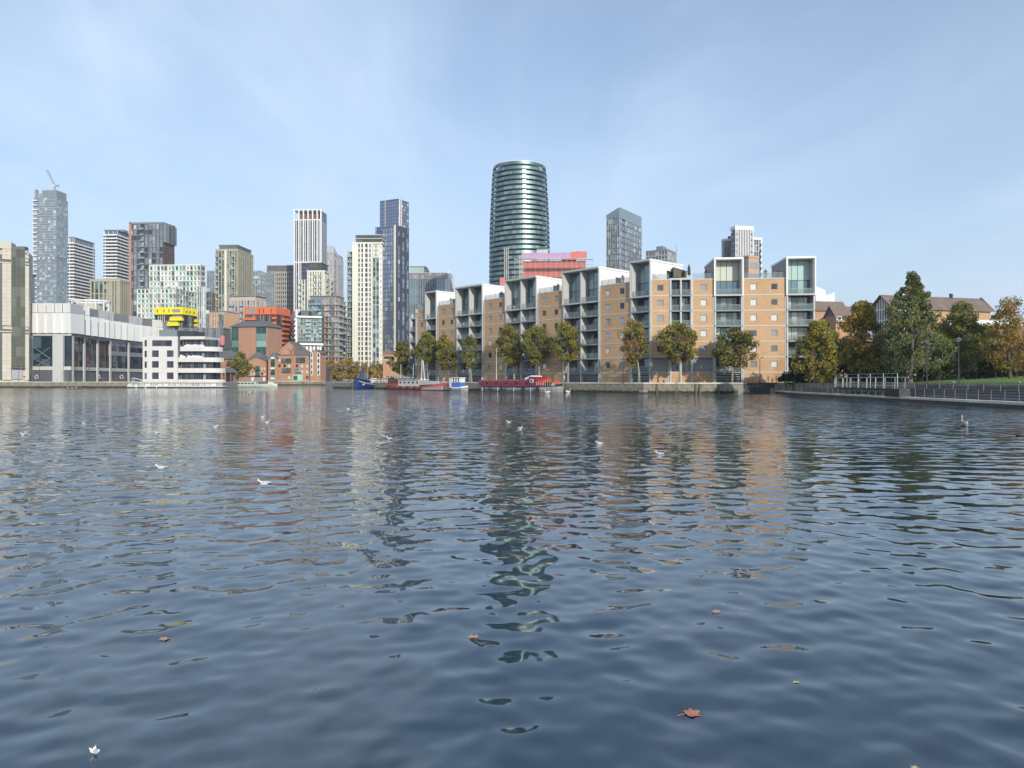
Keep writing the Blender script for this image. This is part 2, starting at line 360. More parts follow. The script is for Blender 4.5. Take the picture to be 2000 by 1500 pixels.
    o = rest.build('water', m); at3 = o.data.attributes.new('ripple', 'FLOAT', 'POINT'); at3.data.foreach_set('value', [.5]*len(o.data.vertices)); tag(o, kind='structure')
make_water()
def water_z(x, y):
    r, a, z = WZ; i = int(np.searchsorted(r, math.hypot(x, y+5))); j = int(np.searchsorted(a, math.atan2(x, y+5))); return float(z[min(i, len(r)-1), min(j, len(a)-1)])

# ------------------------------------------------------------------ land and quay walls
A1 = (PX(800, 207), 207.); B1 = (PX(1272, 146), 146.); C1 = (PX(1591, 143.3), 143.3)      # front line of the apartment block
def along(p, q, d, off):          # point d metres from p towards q, moved off metres to the right-hand (water) side
    v = Vector((q[0]-p[0], q[1]-p[1])).normalized(); n = Vector((v.y, -v.x)); return (p[0]+v.x*d+n.x*off, p[1]+v.y*d+n.y*off)
E0 = along(A1, B1, -28, 8.5); E1 = (B1[0]-3.2, B1[1]-9.2); E2 = (42.0, 134.3)
def land(name, poly, z, m, z0=-1.5): return tag(MB().prism(poly, z0, z).build(name, m), kind='structure')
# clockwise lists are reversed so that the prisms face outwards
def ccw(p): a = sum(p[i][0]*p[(i+1) % len(p)][1]-p[(i+1) % len(p)][0]*p[i][1] for i in range(len(p))); return p if a > 0 else p[::-1]
RIGHT = ccw([E0, E1, E2, (49.2, 134), (49.2, 117), (49.0, 60), (49, -60), (900, -60), (900, 445), (-78, 445)])
land('quay', RIGHT, ZB-.02, PAVE)
LW = [(48.0, 134.3), (45.3, 117), (41.9, 60), (41, 20), (40.5, -60), (50, -60), (50, 134)]
land('lower_quay', ccw(LW), .5, PAVE)
LEFT = ccw([(-900, 243), (-95, 243), (-100, 300), (-121, 366), (-93, 368), (-93, 445), (-900, 445)])
land('left_quay', LEFT, ZB-.02, PAVE)
land('ground', [(-4000, 440), (4000, 440), (6000, 9000), (-6000, 9000)], ZB-.03, SOIL)
FARQ = [(-93.0, 440.), (-78.0, 440.)]

def quay_face(name, label, p, q, z0, z1, n_course, blen, cope=True, m=QWALL, cm=COPE, ch=.22, side=1):
    """stone courses and coping blocks along a quay edge; every block is a piece of its own as far as blocks can be told apart"""
    v = Vector((q[0]-p[0], q[1]-p[1])); ln = v.length; v.normalize(); ang = math.atan2(v.y, v.x)
    t = thing(name, label, 'quay wall', (p[0], p[1], 0), ang)
    if n_course:
        h = (z1-ch-z0)/n_course
        for c in range(n_course):
            k = int(ln/blen); w = ln/k
            me = [MB().box(.012, w-.012, -.10-d, .3, 0, h-.02).mesh('stone', m) for d in (0, .02, .035)]
            for i in range(k):
                x = i*w + (w*.5 if c % 2 else 0)
                if x + w > ln: continue
                link('stone', R.choice(me), t, (x, 0, z0+c*h))
    else:
        MB().box(0, ln, -.1, .3, z0, z1-ch).build('wall', m, t)
    if cope:
        k = max(1, int(ln/(blen*1.15))); w = ln/k; me = [MB().box(.012, w-.012, -.17-d, .75, 0, ch+e).mesh('coping_stone', cm) for d, e in ((0, 0), (.03, .01), (.01, .015))]
        for i in range(k): link('coping_stone', R.choice(me), t, (i*w, 0, z1-ch+.02))
    return t
W1_ = quay_face('quay_wall', 'stained stone dock wall below the angled front of the brick apartment block', E0, E1, -.6, 1.92, 3, 1.9)
W2_ = quay_face('quay_wall', 'stained stone dock wall under the three largest waterside trees', E1, E2, -.6, 1.92, 3, 1.7)
def wall_extras(t, xs, lad):
    for x in xs: MB().box(x-.14, x+.14, -.42, -.17, -.6, 1.75).build('fender_post', TIMBER, t)
    for x in lad:
        q = MB()
        for s_ in (-.22, .22): q.tube([(x+s_, -.25, -.4), (x+s_, -.25, 2.1)], .03, 5)
        for k in range(8): q.tube([(x-.22, -.25, .0+k*.27), (x+.22, -.25, .0+k*.27)], .018, 4)
        q.build('ladder', GREYM, t)
    for x in [v+1.2 for v in xs[::2]]: q = MB(); q.tube([(x, .3, 1.9), (x, .3, 2.3)], [.14, .12], 8).tube([(x, .3, 2.3), (x, .3, 2.42)], [.2, .14], 8); q.build('mooring_bollard', DARKM, t)
wall_extras(W1_, [12, 31, 33, 52, 70, 79], [24, 60, 75]); wall_extras(W2_, [2.5, 9.5, 10.2, 13.5], [6])
quay_face('quay_wall', 'low dark dock edge of the sunken walkway on the right', (45.3, 117), (41.9, 60), -.6, .52, 0, 1.9, m=mat('wet_dark_stone', (.06, .058, .05), .6, var=.3, scale=1.5, bump=.5))
quay_face('quay_wall', 'low dark dock edge at the inner corner of the sunken walkway', (48, 134.2), (45.3, 117), -.6, .52, 0, 1.9, m=MATS['wet_dark_stone'])
quay_face('quay_wall', 'short tall black stained dock wall right of the largest tree', (42.1, 134.2), (48, 134.2), -.6, 1.92, 3, 1.6, m=mat('black_stained_stone', (.05, .047, .04), .8, var=.4, scale=1.5, bump=.6, rnd=.5), cope=True, cm=MATS['wet_dark_stone'])
quay_face('quay_wall', 'long low brown dock wall in front of the exhibition hall', (-215, 242.9), (-95.2, 242.9), -.6, 1.92, 2, 2.4)
quay_face('quay_wall', 'dock wall turning the corner past the white terraced building', (-95, 243), (-121, 366), -.6, 1.9, 0, 3)
quay_face('quay_wall', 'pale low dock wall beneath the gabled brick houses', (-121, 365.9), (-93, 367.9), -.6, 1.9, 0, 3)
quay_face('quay_wall', 'far dock wall beyond the lifting bridge', (-93, 439.8), (-78, 439.8), -.6, 1.9, 0, 3)

# retaining wall, steps, path, lawn on the right
RW = MB(); 
t = thing('terraced_steps', 'long dark stepped seating wall between the sunken walkway and the upper path', 'steps', (0, 0, 0))
STEPM = mat('dark_step_timber', (.15, .14, .14), .8, var=.25, scale=2, rnd=.6)
for i in range(5):
    x0 = 45.0 + i*.75
    for j in range(12):
        y0 = 22 + j*6.0
        if y0 + 6 > 90: continue
        link('step', boxmesh('step', .78, 5.96, .17, STEPM), t, (x0, y0+(i % 2)*.3, .52 + i*.255 + .05))
        link('riser', boxmesh('riser', .06, 5.9, .22, DARKM), t, (x0+.04, y0+(i % 2)*.3, .52 + i*.255 - .17))
tag(MB().box(48.4, 49.2, 20, 133, .5, 1.95).build('retaining_wall', QWALL), 'low retaining wall behind the stepped seating', 'wall')
tag(MB().box(45.7, 46.4, 90, 116, .5, 1.25).build('retaining_wall', mat('mauve_brick', (.14, .10, .09), .9, var=.25, scale=2.5)), 'mauve brick retaining wall behind the gangway', 'wall')
tag(MB().box(46.4, 48.4, 90, 116, .4, 1.2).build('upper_quay', PAVE), kind='structure')
tag(MB().prism(ccw([(49.4, 20), (54.5, 20), (53, 132), (49.4, 132)]), 1.8, 1.905).build('path', mat('pale_path', (.48, .45, .38), .9, var=.12, scale=1)), kind='structure')
lw = MB()
for (x0, x1, z0, z1) in ((53.5, 60, 1.9, 2.35), (60, 72, 2.35, 2.9), (72, 130, 2.9, 3.3)):
    lw.face([(x0, 20, z0), (x1, 20, z1), (x1, 104, z1), (x0, 104, z0)])
tag(lw.build('lawn', GRASS), kind='structure')
gb = MB()
for i in range(9000):
    x = R.uniform(53.6, 75); y = R.uniform(58, 103); z = 1.9 + (x-53.5)*.058
    a = R.uniform(0, math.pi); w = R.uniform(.03, .07); h = R.uniform(.05, .14)
    gb.face([(x-w*math.cos(a), y-w*math.sin(a), z-.01), (x+w*math.cos(a), y+w*math.sin(a), z-.01), (x+R.uniform(-.05, .05), y, z+h)])
tag(gb.build('grass_tufts', GRASS), kind='stuff', label='short grass tufts growing over the sloping lawn')

# ------------------------------------------------------------------ the long brick apartment block
APT = thing('apartment_building', 'long stepped brick apartment block with white rooftop boxes and stacked balconies on the quay', 'apartment block', (B1[0], B1[1], 0))
FL = [3.95 + 3.02*k for k in range(6)]; PT = 22.25
class Leg:
    def __init__(s, p, q):
        s.p = p; v = Vector((q[0]-p[0], q[1]-p[1])); s.len = v.length; s.v = v.normalized(); s.ang = math.atan2(v.y, v.x); s.n = Vector((-s.v.y, s.v.x))
    def u(s, px):
        t = (px-1000)/FPX; return (t*s.p[1] - s.p[0])/(s.v.x - t*s.v.y)
    def put(s, name, me, u, v, z, par=None):
        return link(name, me, APT, (s.p[0]+s.v.x*u+s.n.x*v-B1[0], s.p[1]+s.v.y*u+s.n.y*v-B1[1], z), s.ang)
    def world(s, u, v): return (s.p[0]+s.v.x*u+s.n.x*v, s.p[1]+s.v.y*u+s.n.y*v)
    def box(s, name, u0, u1, v0, v1, z0, z1, m): return s.put(name, MB().box(0, u1-u0, 0, v1-v0, 0, z1-z0).mesh(name, m), u0, v0, z0)
G1 = Leg(A1, B1); G2 = Leg(B1, C1)
WF = MB().box(0, 1.28, 0, .14, 0, .1).box(0, 1.28, 0, .14, 1.18, 1.28).box(0, .1, 0, .14, .1, 1.18).box(1.18, 1.28, 0, .14, .1, 1.18).mesh('window', GREYM)
PN = [MB().box(.1, 1.18, .08, .1, .1, 1.18).mesh('pane', m) for m in (PANE_W, PANE_G, PANE_G, PANE_D, PANE_D, glass('sky_pane', (.3, .34, .38), (.55, .56, .56), cell=(40, 40, 40), metal=.7, frac=.4))]
PN2 = [MB().box(.1, .64, .08, .1, .1, 1.18).mesh('pane', m) for m in (PANE_D,)]
HR = {}
def brick_seg(g, a, b, cols, zlo=1.7, pw=(0, 1, 2, 3, 4, 5), bottom=None, parapet=PT):
    u0, u1 = g.u(a), g.u(b); holes = []
    for c in cols:
        uc = g.u(c)
        for f in FL:
            if f < zlo - .1: continue
            holes.append((uc-.64-u0, uc+.64-u0, f+.93, f+2.21)); 
            o = g.put('window', WF, uc-.64, .07, f+.93)
            link('pane', R.choice([PN[i] for i in pw]), o)
    g.put('brick_wall', holes_wall(MB(), 0, u1-u0, zlo, parapet, holes, 0, .35).mesh('brick_wall', BRICK), u0, 0, 0)
    g.box('inner_wall', u0+.05, u1-.05, .36, 9, 1.7, parapet-.25, CONC_D)
    for f in FL + [PT-.02]:
        if f >= zlo - .01: g.box('floor_band', u0-.01, u1+.01, -.05, .3 if f > 22 else 0.02, f-.11, f+.11, CONC)
    g.box('edge_strip', u0-.16, u0+.02, -.07, .2, zlo, parapet+.05, CONC); g.box('edge_strip', u1-.02, u1+.16, -.07, .2, zlo, parapet+.05, CONC)
    if parapet > 20:      # roof terrace rail
        n = max(2, int((u1-u0)/1.6)); w = (u1-u0)/n
        for i in range(n+1): g.put('rail_post', boxmesh('rail_post', .05, .05, 1.1, GREYM), u0+i*w-.02, .25, parapet)
        g.put('handrail', boxmesh('handrail', u1-u0, .06, .06, GREYM), u0, .25, parapet+1.08)
        g.put('glass_balustrade', boxmesh('glass_balustrade', u1-u0-.1, .02, .9, BALU), u0+.05, .27, parapet+.1)
def box_seg(g, a, b, nb, top=26.3, depth=2.0, back=11., zlo=FL[0], white=WHITE, side_l=True, side_r=True, recess_only=False, ztop=PT, flz=FL, tall_m=None):
    u0, u1 = g.u(a), g.u(b); w = (u1-u0)/nb; zt = ztop if recess_only else top
    for i in range(nb+1):
        uu = u0 + i*w - (.15 if 0 < i < nb else (0 if i == 0 else .3))
        g.box('side_fin', uu, uu+.3, -.25, depth+.1, 1.7, zt-.32, CONC)
    fl = [f for f in flz if f < (19.2 if not recess_only else ztop-2)]
    for j, f in enumerate(fl):
        g.box('balcony_slab', u0+.02, u1-.02, -.3, depth, f-.16, f+.10, SLABM)
        nxt = fl[j+1] - .2 if j+1 < len(fl) else zt-.35
        for i in range(nb):
            x0 = u0+i*w+.3; x1 = u0+(i+1)*w-.3 if True else 0; nd = max(2, round((x1-x0)/1.35)); dw = (x1-x0)/nd
            tall = nxt - f > 4
            for k in range(nd):
                if tall:
                    g.put('glass_door', boxmesh('glass_door', dw-.09, .05, 2.75, TALL_G), x0+k*dw+.045, depth-.1, f+.15)
                    g.put('clerestory_pane', boxmesh('clerestory_pane', dw-.09, .05, nxt-f-3.1, tall_m or TALL_G), x0+k*dw+.045, depth-.1, f+3.05)
                else: g.put('glass_door', boxmesh('glass_door', dw-.09, .05, nxt-f-.25, DOOR_G), x0+k*dw+.045, depth-.1, f+.15)
            g.box('glass_balustrade', x0, x1, -.12, -.09, f+.15, f+1.12, BALU)
            g.box('handrail', x0-.1, x1+.1, -.13, -.07, f+1.13, f+1.18, GREYM)
        g.box('back_frame', u0+.2, u1-.2, depth-.02, depth+.35, f+.12, nxt, DARKM)
    # louvred ground storey
    for i in range(nb):
        g.box('garage_opening', u0+i*w+.25, u0+(i+1)*w-.25, .5, .6, 1.7, FL[0]-.2, DARKM)
        for k in range(4): g.box('louvre', u0+i*w+.3, u0+(i+1)*w-.3, .1, .2, 1.95+k*.5, 2.15+k*.5, GREYM)
    if recess_only: g.box('soffit', u0, u1, .0, depth+.2, zt-.34, zt, CONC); g.box('inner_wall', u0+.05, u1-.05, depth+.36, 9, 1.7, zt-.2, CONC_D); return
    g.box('roof_slab', u0-.12, u1+.12, -.5, back, top-.32, top+.06, white)
    if g is G1: g.box('roof_fascia', u0-.13, u1-.02, -.54, -.5, top-.34, top+.05, CONC)  # fascia grey also carries the weak grazing sun on this leg
    em = CONC if g is G1 else white  # angled leg: grey metal, with the dimness of grazing sun put into its colour
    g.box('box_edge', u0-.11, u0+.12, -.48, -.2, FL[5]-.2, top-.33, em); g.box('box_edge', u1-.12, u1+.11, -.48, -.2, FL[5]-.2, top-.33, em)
    g.box('box_sill', u0+.12, u1-.12, -.46, -.32, FL[5]-.19, FL[5]+.1, CONC)
    lm = ZINC_SHADED if g is G2 else white  # left walls: zinc whose colour also holds the shade of the unlit side
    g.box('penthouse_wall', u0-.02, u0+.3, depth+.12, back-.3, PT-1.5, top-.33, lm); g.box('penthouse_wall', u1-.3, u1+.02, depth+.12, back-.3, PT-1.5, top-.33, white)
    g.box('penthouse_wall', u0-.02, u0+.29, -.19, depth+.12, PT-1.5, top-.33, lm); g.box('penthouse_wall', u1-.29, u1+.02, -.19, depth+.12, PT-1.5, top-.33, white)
    g.box('inner_wall', u0+.31, u1-.31, depth+.36, back-.4, 1.7, top-.35, CONC_D)
    for s_ in (0, 1):     # terrace door in each side
        uu = u1+.02 if s_ else u0-.08
        g.box('terrace_door', uu, uu+.06, 5.2, 7.0, PT+.1, PT+2.3, PANE_D)
# angled leg, left to right
box_seg(G1, 801, 814, 1, recess_only=True, ztop=PT-2.5)
brick_seg(G1, 816, 831, [823.5])
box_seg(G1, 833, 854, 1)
brick_seg(G1, 856, 890.5, [865.5, 882])
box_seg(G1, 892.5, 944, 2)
brick_seg(G1, 946, 987, [957, 977])
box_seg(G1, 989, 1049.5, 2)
brick_seg(G1, 1051.5, 1099, [1062.5, 1086])
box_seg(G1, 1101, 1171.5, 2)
brick_seg(G1, 1173.5, 1230.5, [1187, 1214.5])
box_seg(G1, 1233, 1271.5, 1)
# frontal leg
WL = glass('lobby_glass', (.035, .045, .05), (.14, .17, .18), cell=(40, 40, 40), metal=.5, frac=.4)
brick_seg(G2, 1273, 1306, [1289.5], zlo=FL[1], pw=(1, 1, 3, 5))
box_seg(G2, 1308, 1351.5, 2, recess_only=True, ztop=PT+.25, flz=FL[1:])
brick_seg(G2, 1353.5, 1393, [1374], zlo=FL[1], pw=(0, 1, 1, 5))
for a, b in ((1273, 1306), (1308, 1351), (1353.5, 1393)):
    u0, u1 = G2.u(a), G2.u(b); n = 3; w = (u1-u0)/n
    G2.box('plinth_wall', u0, u1, 0.01, .4, 1.7, FL[0]-.12, BRICK); G2.box('floor_band', u0, u1, -.05, .35, FL[0]-.11, FL[0]+.11, CONC)
    for i in range(n): G2.put('shop_window', boxmesh('shop_window', w-.1, .06, 2.7, WL), u0+i*w+.05, .5, FL[0]+.15)
    G2.box('back_frame', u0, u1, .6, .9, FL[0]+.1, FL[1], DARKM)
    G2.box('column', u1-.1, u1+.25, -.06, .4, 1.7, FL[1]-.13, CONC)
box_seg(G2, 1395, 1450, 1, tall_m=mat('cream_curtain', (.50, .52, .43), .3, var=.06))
brick_seg(G2, 1452.5, 1533, [1471.5, 1512], pw=(0, 0, 1, 3, 5, 5))
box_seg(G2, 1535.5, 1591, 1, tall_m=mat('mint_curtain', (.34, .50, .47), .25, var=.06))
G2.box('end_wall', G2.u(1591)-.02, G2.u(1591)+.12, .4, 11, 1.7, PT, BRICK)
# wedge that fills the corner between the two legs
MB().prism(ccw([G1.world(G1.len-.2, .5), G2.world(.2, .5), G2.world(0.2, 8.8), G1.world(G1.len-.2, 8.8)]), 1.7, PT-.4).build('inner_wall', CONC_D, APT, (-B1[0], -B1[1], 0))

# balcony and terrace things
def chair_mesh(m):
    b = MB(); b.box(-.24, .24, -.24, .24, .42, .47); b.box(-.24, .24, .2, .25, .47, .92)
    for x in (-.2, .2):
        for y in (-.2, .2): b.box(x-.02, x+.02, y-.02, y+.02, 0, .42)
    for x in (-.25, .21): b.box(x, x+.04, -.24, .22, .62, .66)
    return b.mesh('chair', m)
CH_W, CH_D = chair_mesh(WHITE), chair_mesh(DARKM)
def table_mesh(m):
    b = MB(); ring = [[(.45*math.cos(t)*k, .45*math.sin(t)*k, z) for t in np.linspace(0, 2*math.pi, 13)[:-1]] for k, z in ((.98, .68), (1, .7), (1, .72), (.98, .735))]
    b.loft(ring); b.tube([(0, 0, .03), (0, 0, .69)], .04); b.tube([(0, 0, 0), (0, 0, .03)], .25, 10); return b.mesh('table', m)
TB_W, TB_D = table_mesh(WHITE), table_mesh(DARKM)
def planter_mesh():
    b = MB(); b.loft([[(r*math.cos(t), r*math.sin(t), z) for t in np.linspace(0, 2*math.pi, 9)[:-1]] for r, z in ((.17, 0), (.24, .4), (.2, .4))], 0)
    for i in range(120):
        a = R.uniform(0, 6.28); r = R.uniform(0, .35); z = .4 + R.random()**.7*1.0*(1-r*.8); s_ = .11
        c = Vector((r*math.cos(a), r*math.sin(a), z)); d1 = Vector((R.gauss(0, 1), R.gauss(0, 1), R.gauss(0, 1))).normalized(); d2 = d1.orthogonal().normalized()
        b.face([c-d1*s_, c+d2*s_*.5, c+d1*s_, c-d2*s_*.5], 1)
    return b.mesh('potted_shrub', [mat('terracotta', (.35, .15, .08)), leafmat('shrub_leaf', (.05, .08, .025))])
PLM = planter_mesh()
FN = ['lowest', 'second', 'third', 'fourth', 'fifth', 'penthouse']
cols_named = [(G1, 844, 'farthest single balcony column'), (G1, 905, 'left bay, far double column'), (G1, 932, 'right bay, far double column'),
    (G1, 1006, 'left bay, middle double column'), (G1, 1036, 'right bay, middle double column'), (G1, 1121, 'left bay, near double column'), (G1, 1155, 'right bay, near double column'),
    (G1, 1252, 'corner balcony column'), (G2, 1332, 'twin recessed balconies'), (G2, 1422, 'wide column behind the largest tree'), (G2, 1563, 'end column by the park')]
for g, px, nm in cols_named:
    for k, f in enumerate(FL):
        if g is G2 and px == 1332 and k in (0,): continue
        if R.random() < .30: continue
        u = g.u(px) + R.uniform(-.2, .2); z = f + .12; white = R.random() < .4
        x, y = g.world(u, .8); q = R.random()
        if q < .72:
            o = link('balcony_table', TB_W if white else TB_D, None, (x, y, z)); tag(o, f"{'white' if white else 'dark'} round table, {FN[k]} level, {nm}", 'table', 'tables on the balconies')
            for sgn in (-1, 1):
                if R.random() < .15 and sgn > 0: continue
                x2, y2 = g.world(u + sgn*.75, .8)
                o = link('balcony_chair', CH_W if white else CH_D, None, (x2, y2, z), g.ang + (math.pi/2 if sgn < 0 else -math.pi/2))
                tag(o, f"{'white' if white else 'dark'} chair {'left' if sgn < 0 else 'right'} of the table, {FN[k]} level, {nm}", 'chair', 'chairs on the balconies')
        else:
            o = link('potted_shrub', PLM, None, (x, y, z)); tag(o, f"potted green shrub, {FN[k]} level, {nm}", 'plant', 'potted plants on the balconies')
for g, px, nm in ((G1, 869, 'the farthest roof terrace'), (G1, 968, 'the roof terrace beside the far double box'), (G1, 980, 'the far double box terrace near its right end'), (G1, 1078, 'the roof terrace beside the middle double box'), (G1, 1204, 'the terrace of the green glazed penthouse'),
                  (G2, 1338, 'the wide terrace right of the corner box'), (G2, 1382, 'the terrace left of the tall lit box'), (G2, 1500, 'the terrace left of the end box')):
    x, y = g.world(g.u(px), 2.0); o = link('potted_shrub', PLM, None, (x, y, PT), R.random(), (1.2, 1.2, 1.5)); tag(o, f'potted shrub standing on {nm}', 'plant', 'shrubs on the roof terraces')
# closed parasol and timber shed on the wide terrace
x, y = G2.world(G2.u(1349), 2.2)
pr = thing('parasol', 'closed dark parasol upright on the wide roof terrace', 'parasol', (x, y, PT)); MB().tube([(0, 0, 0), (0, 0, 3.3)], .04).build('pole', GREYM, pr)
MB().tube([(0, 0, 1.1), (0, 0, 1.4), (0, 0, 2.6), (0, 0, 3.25)], [.26, .33, .28, .05], 8).build('canopy', DARKM, pr); MB().box(-.3, .3, -.3, .3, 0, .1).build('base', GREYM, pr)
x, y = G2.world(G2.u(1334), 5); sh = thing('garden_shed', 'brown timber shed with a sloping roof on the wide terrace', 'shed', (x, y, PT), G2.ang)
MB().prism([(-1.3, -1), (1.3, -1), (1.3, 1), (-1.3, 1)], 0, [2.9, 2.0, 2.0, 2.9]).build('wall', TIMBER, sh); MB().prism([(-1.4, -1.1), (1.4, -1.1), (1.4, 1.1), (-1.4, 1.1)], [2.95, 2.03, 2.03, 2.95], [3.03, 2.11, 2.11, 3.03]).build('roof', DARKM, sh)
# ------------------------------------------------------------------ left bank
# beige office tower at the left edge
GR_G = glass('olive_glass', (.075, .085, .065), (.13, .14, .11), cell=(3.2, 50, 4), metal=.45, frac=.4, rough=.12)
b = Bld('office_tower', 'tall beige stone office block with a dark glass bay, cut by the left edge', 'office block', -60, 57, 57, 490, 256, th=-26, D=12)
b.body(STONE, .3, z1=b.z(490)-.2)
U = b.u
def stonecol(x0, x1, y0, y1, out, name='stone_panel', nx=2):
    a, c = U(x0), U(x1); z0, z1 = b.z(y1), b.z(y0); n = int((z1-z0)/1.3); h = (z1-z0)/n; w = (c-a)/nx
    me = boxmesh(name, w-.03, .35, h-.035, STONE)
    for j in range(n):
        zc = z0 + j*h
        if any(abs(zc - b.z(q)) < .9 for q in (516, 649)): continue
        for i in range(nx): b.put(name, me, 'F', a+i*w+.015, zc, out)
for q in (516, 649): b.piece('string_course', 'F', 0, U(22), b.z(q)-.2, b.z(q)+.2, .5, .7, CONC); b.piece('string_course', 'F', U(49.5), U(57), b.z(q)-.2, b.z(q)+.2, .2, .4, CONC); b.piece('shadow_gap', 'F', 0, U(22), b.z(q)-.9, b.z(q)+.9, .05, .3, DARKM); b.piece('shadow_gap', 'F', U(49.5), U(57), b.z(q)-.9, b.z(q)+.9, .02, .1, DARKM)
stonecol(5, 22.5, 487, 742, .35, nx=2); stonecol(49.5, 57, 490, 742, .1, nx=1); stonecol(-40, 0, 487, 742, .2, nx=4)
b.piece('glazed_slot', 'F', U(0), U(5), b.z(742), b.z(500), 0, .2, DARKM)
n = 3; w = (U(49.5)-U(23))/n
for i in range(n):
    zz0 = b.z(716); h = (b.z(484)-zz0)/12
    for j in range(12): b.piece('window', 'F', U(23)+i*w+.04, U(23)+(i+1)*w-.04, zz0+j*h+.02, zz0+(j+1)*h-.02, .1, .3, GR_G)
b.piece('entrance_panel', 'F', U(23), U(45), b.z(741), b.z(722), .2, .3, GREYM); b.piece('canopy', 'F', U(23), U(49), b.z(720), b.z(717), 1.2, 1.4, DARKM)
MB().prism([(0, -.5), (U(23), -.5), (U(23), 9), (0, 9)], b.z(489), [b.z(476), b.z(476), b.z(472), b.z(472)]).build('parapet_block', STONE, b.root)
MB().prism([(U(22), -.2), (U(49), -.2), (U(49), 8), (U(22), 8)], b.z(489), [b.z(484), b.z(482), b.z(477), b.z(478)]).build('glazed_crown', SLATE, b.root)
MB().tube([(U(50), 0, b.z(496)), (U(58), -3, b.z(494))], .12).build('beam', DARKM, b.root)

# exhibition hall
hall = thing('exhibition_hall', 'long silver clad exhibition hall with a shade-toned stepped upper wall and dark glass below', 'exhibition hall', (0, 0, ZB))
zT, zM, zW, zG, zB1, zB0 = 29.4-ZB+.3, 26.3-ZB, 19.1-ZB, 17.9-ZB, 7.3-ZB, 6.0-ZB
def hallY(px): return 262. if px <= 112 else 262. + (px-112)*.0 if px < 139 else 264 + (px-139)*.43
edges = [57, 74, 90, 106, 122, 138, 152, 165, 179, 193, 204, 215, 227, 239, 252, 262, 272, 285, 298, 312, 330, 350]
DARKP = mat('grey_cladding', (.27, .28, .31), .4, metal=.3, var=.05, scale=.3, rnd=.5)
MIDP = mat('mid_grey_cladding', (.46, .46, .47), .4, metal=.3, var=.05, scale=.3, rnd=.3)
def pl(p0, p1, z0, z1, m, name, d0=0, d1=.3, parent=hall):
    v = Vector((p1[0]-p0[0], p1[1]-p0[1])); ln = v.length; an = math.atan2(v.y, v.x)
    return MB().box(0.02, ln-.02, d0, d1, z0, z1).build(name, m, parent, (p0[0], p0[1], 0), an)
pts = []
for e in edges:
    Yh = hallY(e); pts.append((PX(e, Yh), Yh))
HG = glass('hall_glass', (.008, .014, .024), (.08, .13, .16), cell=(3, 60, 4), metal=0, frac=.25, rough=.05)
for i in range(len(pts)-1):
    e = (edges[i]+edges[i+1])/2; p0, p1 = pts[i], pts[i+1]
    dark = 165 < e < 193 or 215 < e < 252 or 272 < e < 298  # shade of bays turned from the sun is put into their grey colour
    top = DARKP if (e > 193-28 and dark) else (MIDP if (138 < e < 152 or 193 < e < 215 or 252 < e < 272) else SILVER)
    # saw-tooth sheets: each bay turns its long facet towards the water
    ln_ = Vector((p1[0]-p0[0], p1[1]-p0[1])); tt = .88; back = abs(ln_.y) > abs(ln_.x)
    q = (p0[0]+ln_.x*tt+(min(2.6, ln_.length*.42) if back else 0), p0[1]+ln_.y*tt-(0 if back else .5))
    for s0, s1 in ((p0, q), (q, p1)):
        if dark and back: continue
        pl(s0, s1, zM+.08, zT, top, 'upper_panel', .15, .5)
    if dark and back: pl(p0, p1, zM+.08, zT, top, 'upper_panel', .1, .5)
    for s0, s1 in ((p0, q), (q, p1)): pl(s0, s1, zW, zM-.08, SILVER if i % 3 else WHITE, 'lower_panel', -.15, .4)
    pl(p0, p1, zW-.9, zW-.05, CONC, 'edge_beam', .2, .8)
    pl(p0, p1, zB0, zB1, CONC, 'floor_beam', .05, .8)
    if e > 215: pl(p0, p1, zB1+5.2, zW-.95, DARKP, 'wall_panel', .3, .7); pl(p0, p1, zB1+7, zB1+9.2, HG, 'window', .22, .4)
    pl(p0, p1, .1, zB0-.1, mat('ground_panel', (.11, .12, .14), .5, metal=.2, var=.1, rnd=.6), 'ground_panel', .5, .6)
def hp(px): Yh = hallY(px); return (PX(px, Yh), Yh)
for a_, c_ in ((60, 98), (112, 138), (140, 163), (165, 189), (191, 214), (216, 250), (252, 282), (284, 312)):
    p0, p1 = hp(a_), hp(c_); v_ = Vector((p1[0]-p0[0], p1[1]-p0[1])); top_ = zW-.92 if a_ < 214 else zB1+5.15
    for k in range(2):
        r0 = (p0[0]+v_.x*k/2, p0[1]+v_.y*k/2); r1 = (p0[0]+v_.x*(k+1)/2, p0[1]+v_.y*(k+1)/2)
        pl(r0, r1, zB1+.05, zB1+(top_-zB1)*.42, HG, 'window', .6, .7); pl(r0, r1, zB1+(top_-zB1)*.42+.08, top_, HG, 'window', .6, .7)
for px, w in ((58, 1.4), (104, 6), (139, 1.2), (163, .8), (189, .9), (214, .8), (250, .9), (282, .9)):
    Yh = hallY(px); MB().box(0, w*.62, -.05, .9, 0, zW-.92).build('column', CONC, hall, (PX(px, Yh), Yh-.3, 0))
for (y0, y1) in ((678, 701), (701, 716)):    # crossed bracing behind the first bay
    for a_, c_ in ((66, 98), (98, 66)):
        MB().tube([(PX(a_, 262), 261.9+.3, PZ(y0, 262)-ZB), (PX(c_, 262), 261.9+.3, PZ(y1, 262)-ZB)], .13, 5).build('brace', GREYM, hall)
rp = ccw([p for p in pts] + [(pts[-1][0]-20, pts[-1][1]+60), (pts[0][0]-10, pts[0][1]+70)])
MB().prism([(p[0]-1.3, p[1]+.85) for p in rp], 0, zT-.6).build('wall', DARKM, hall)
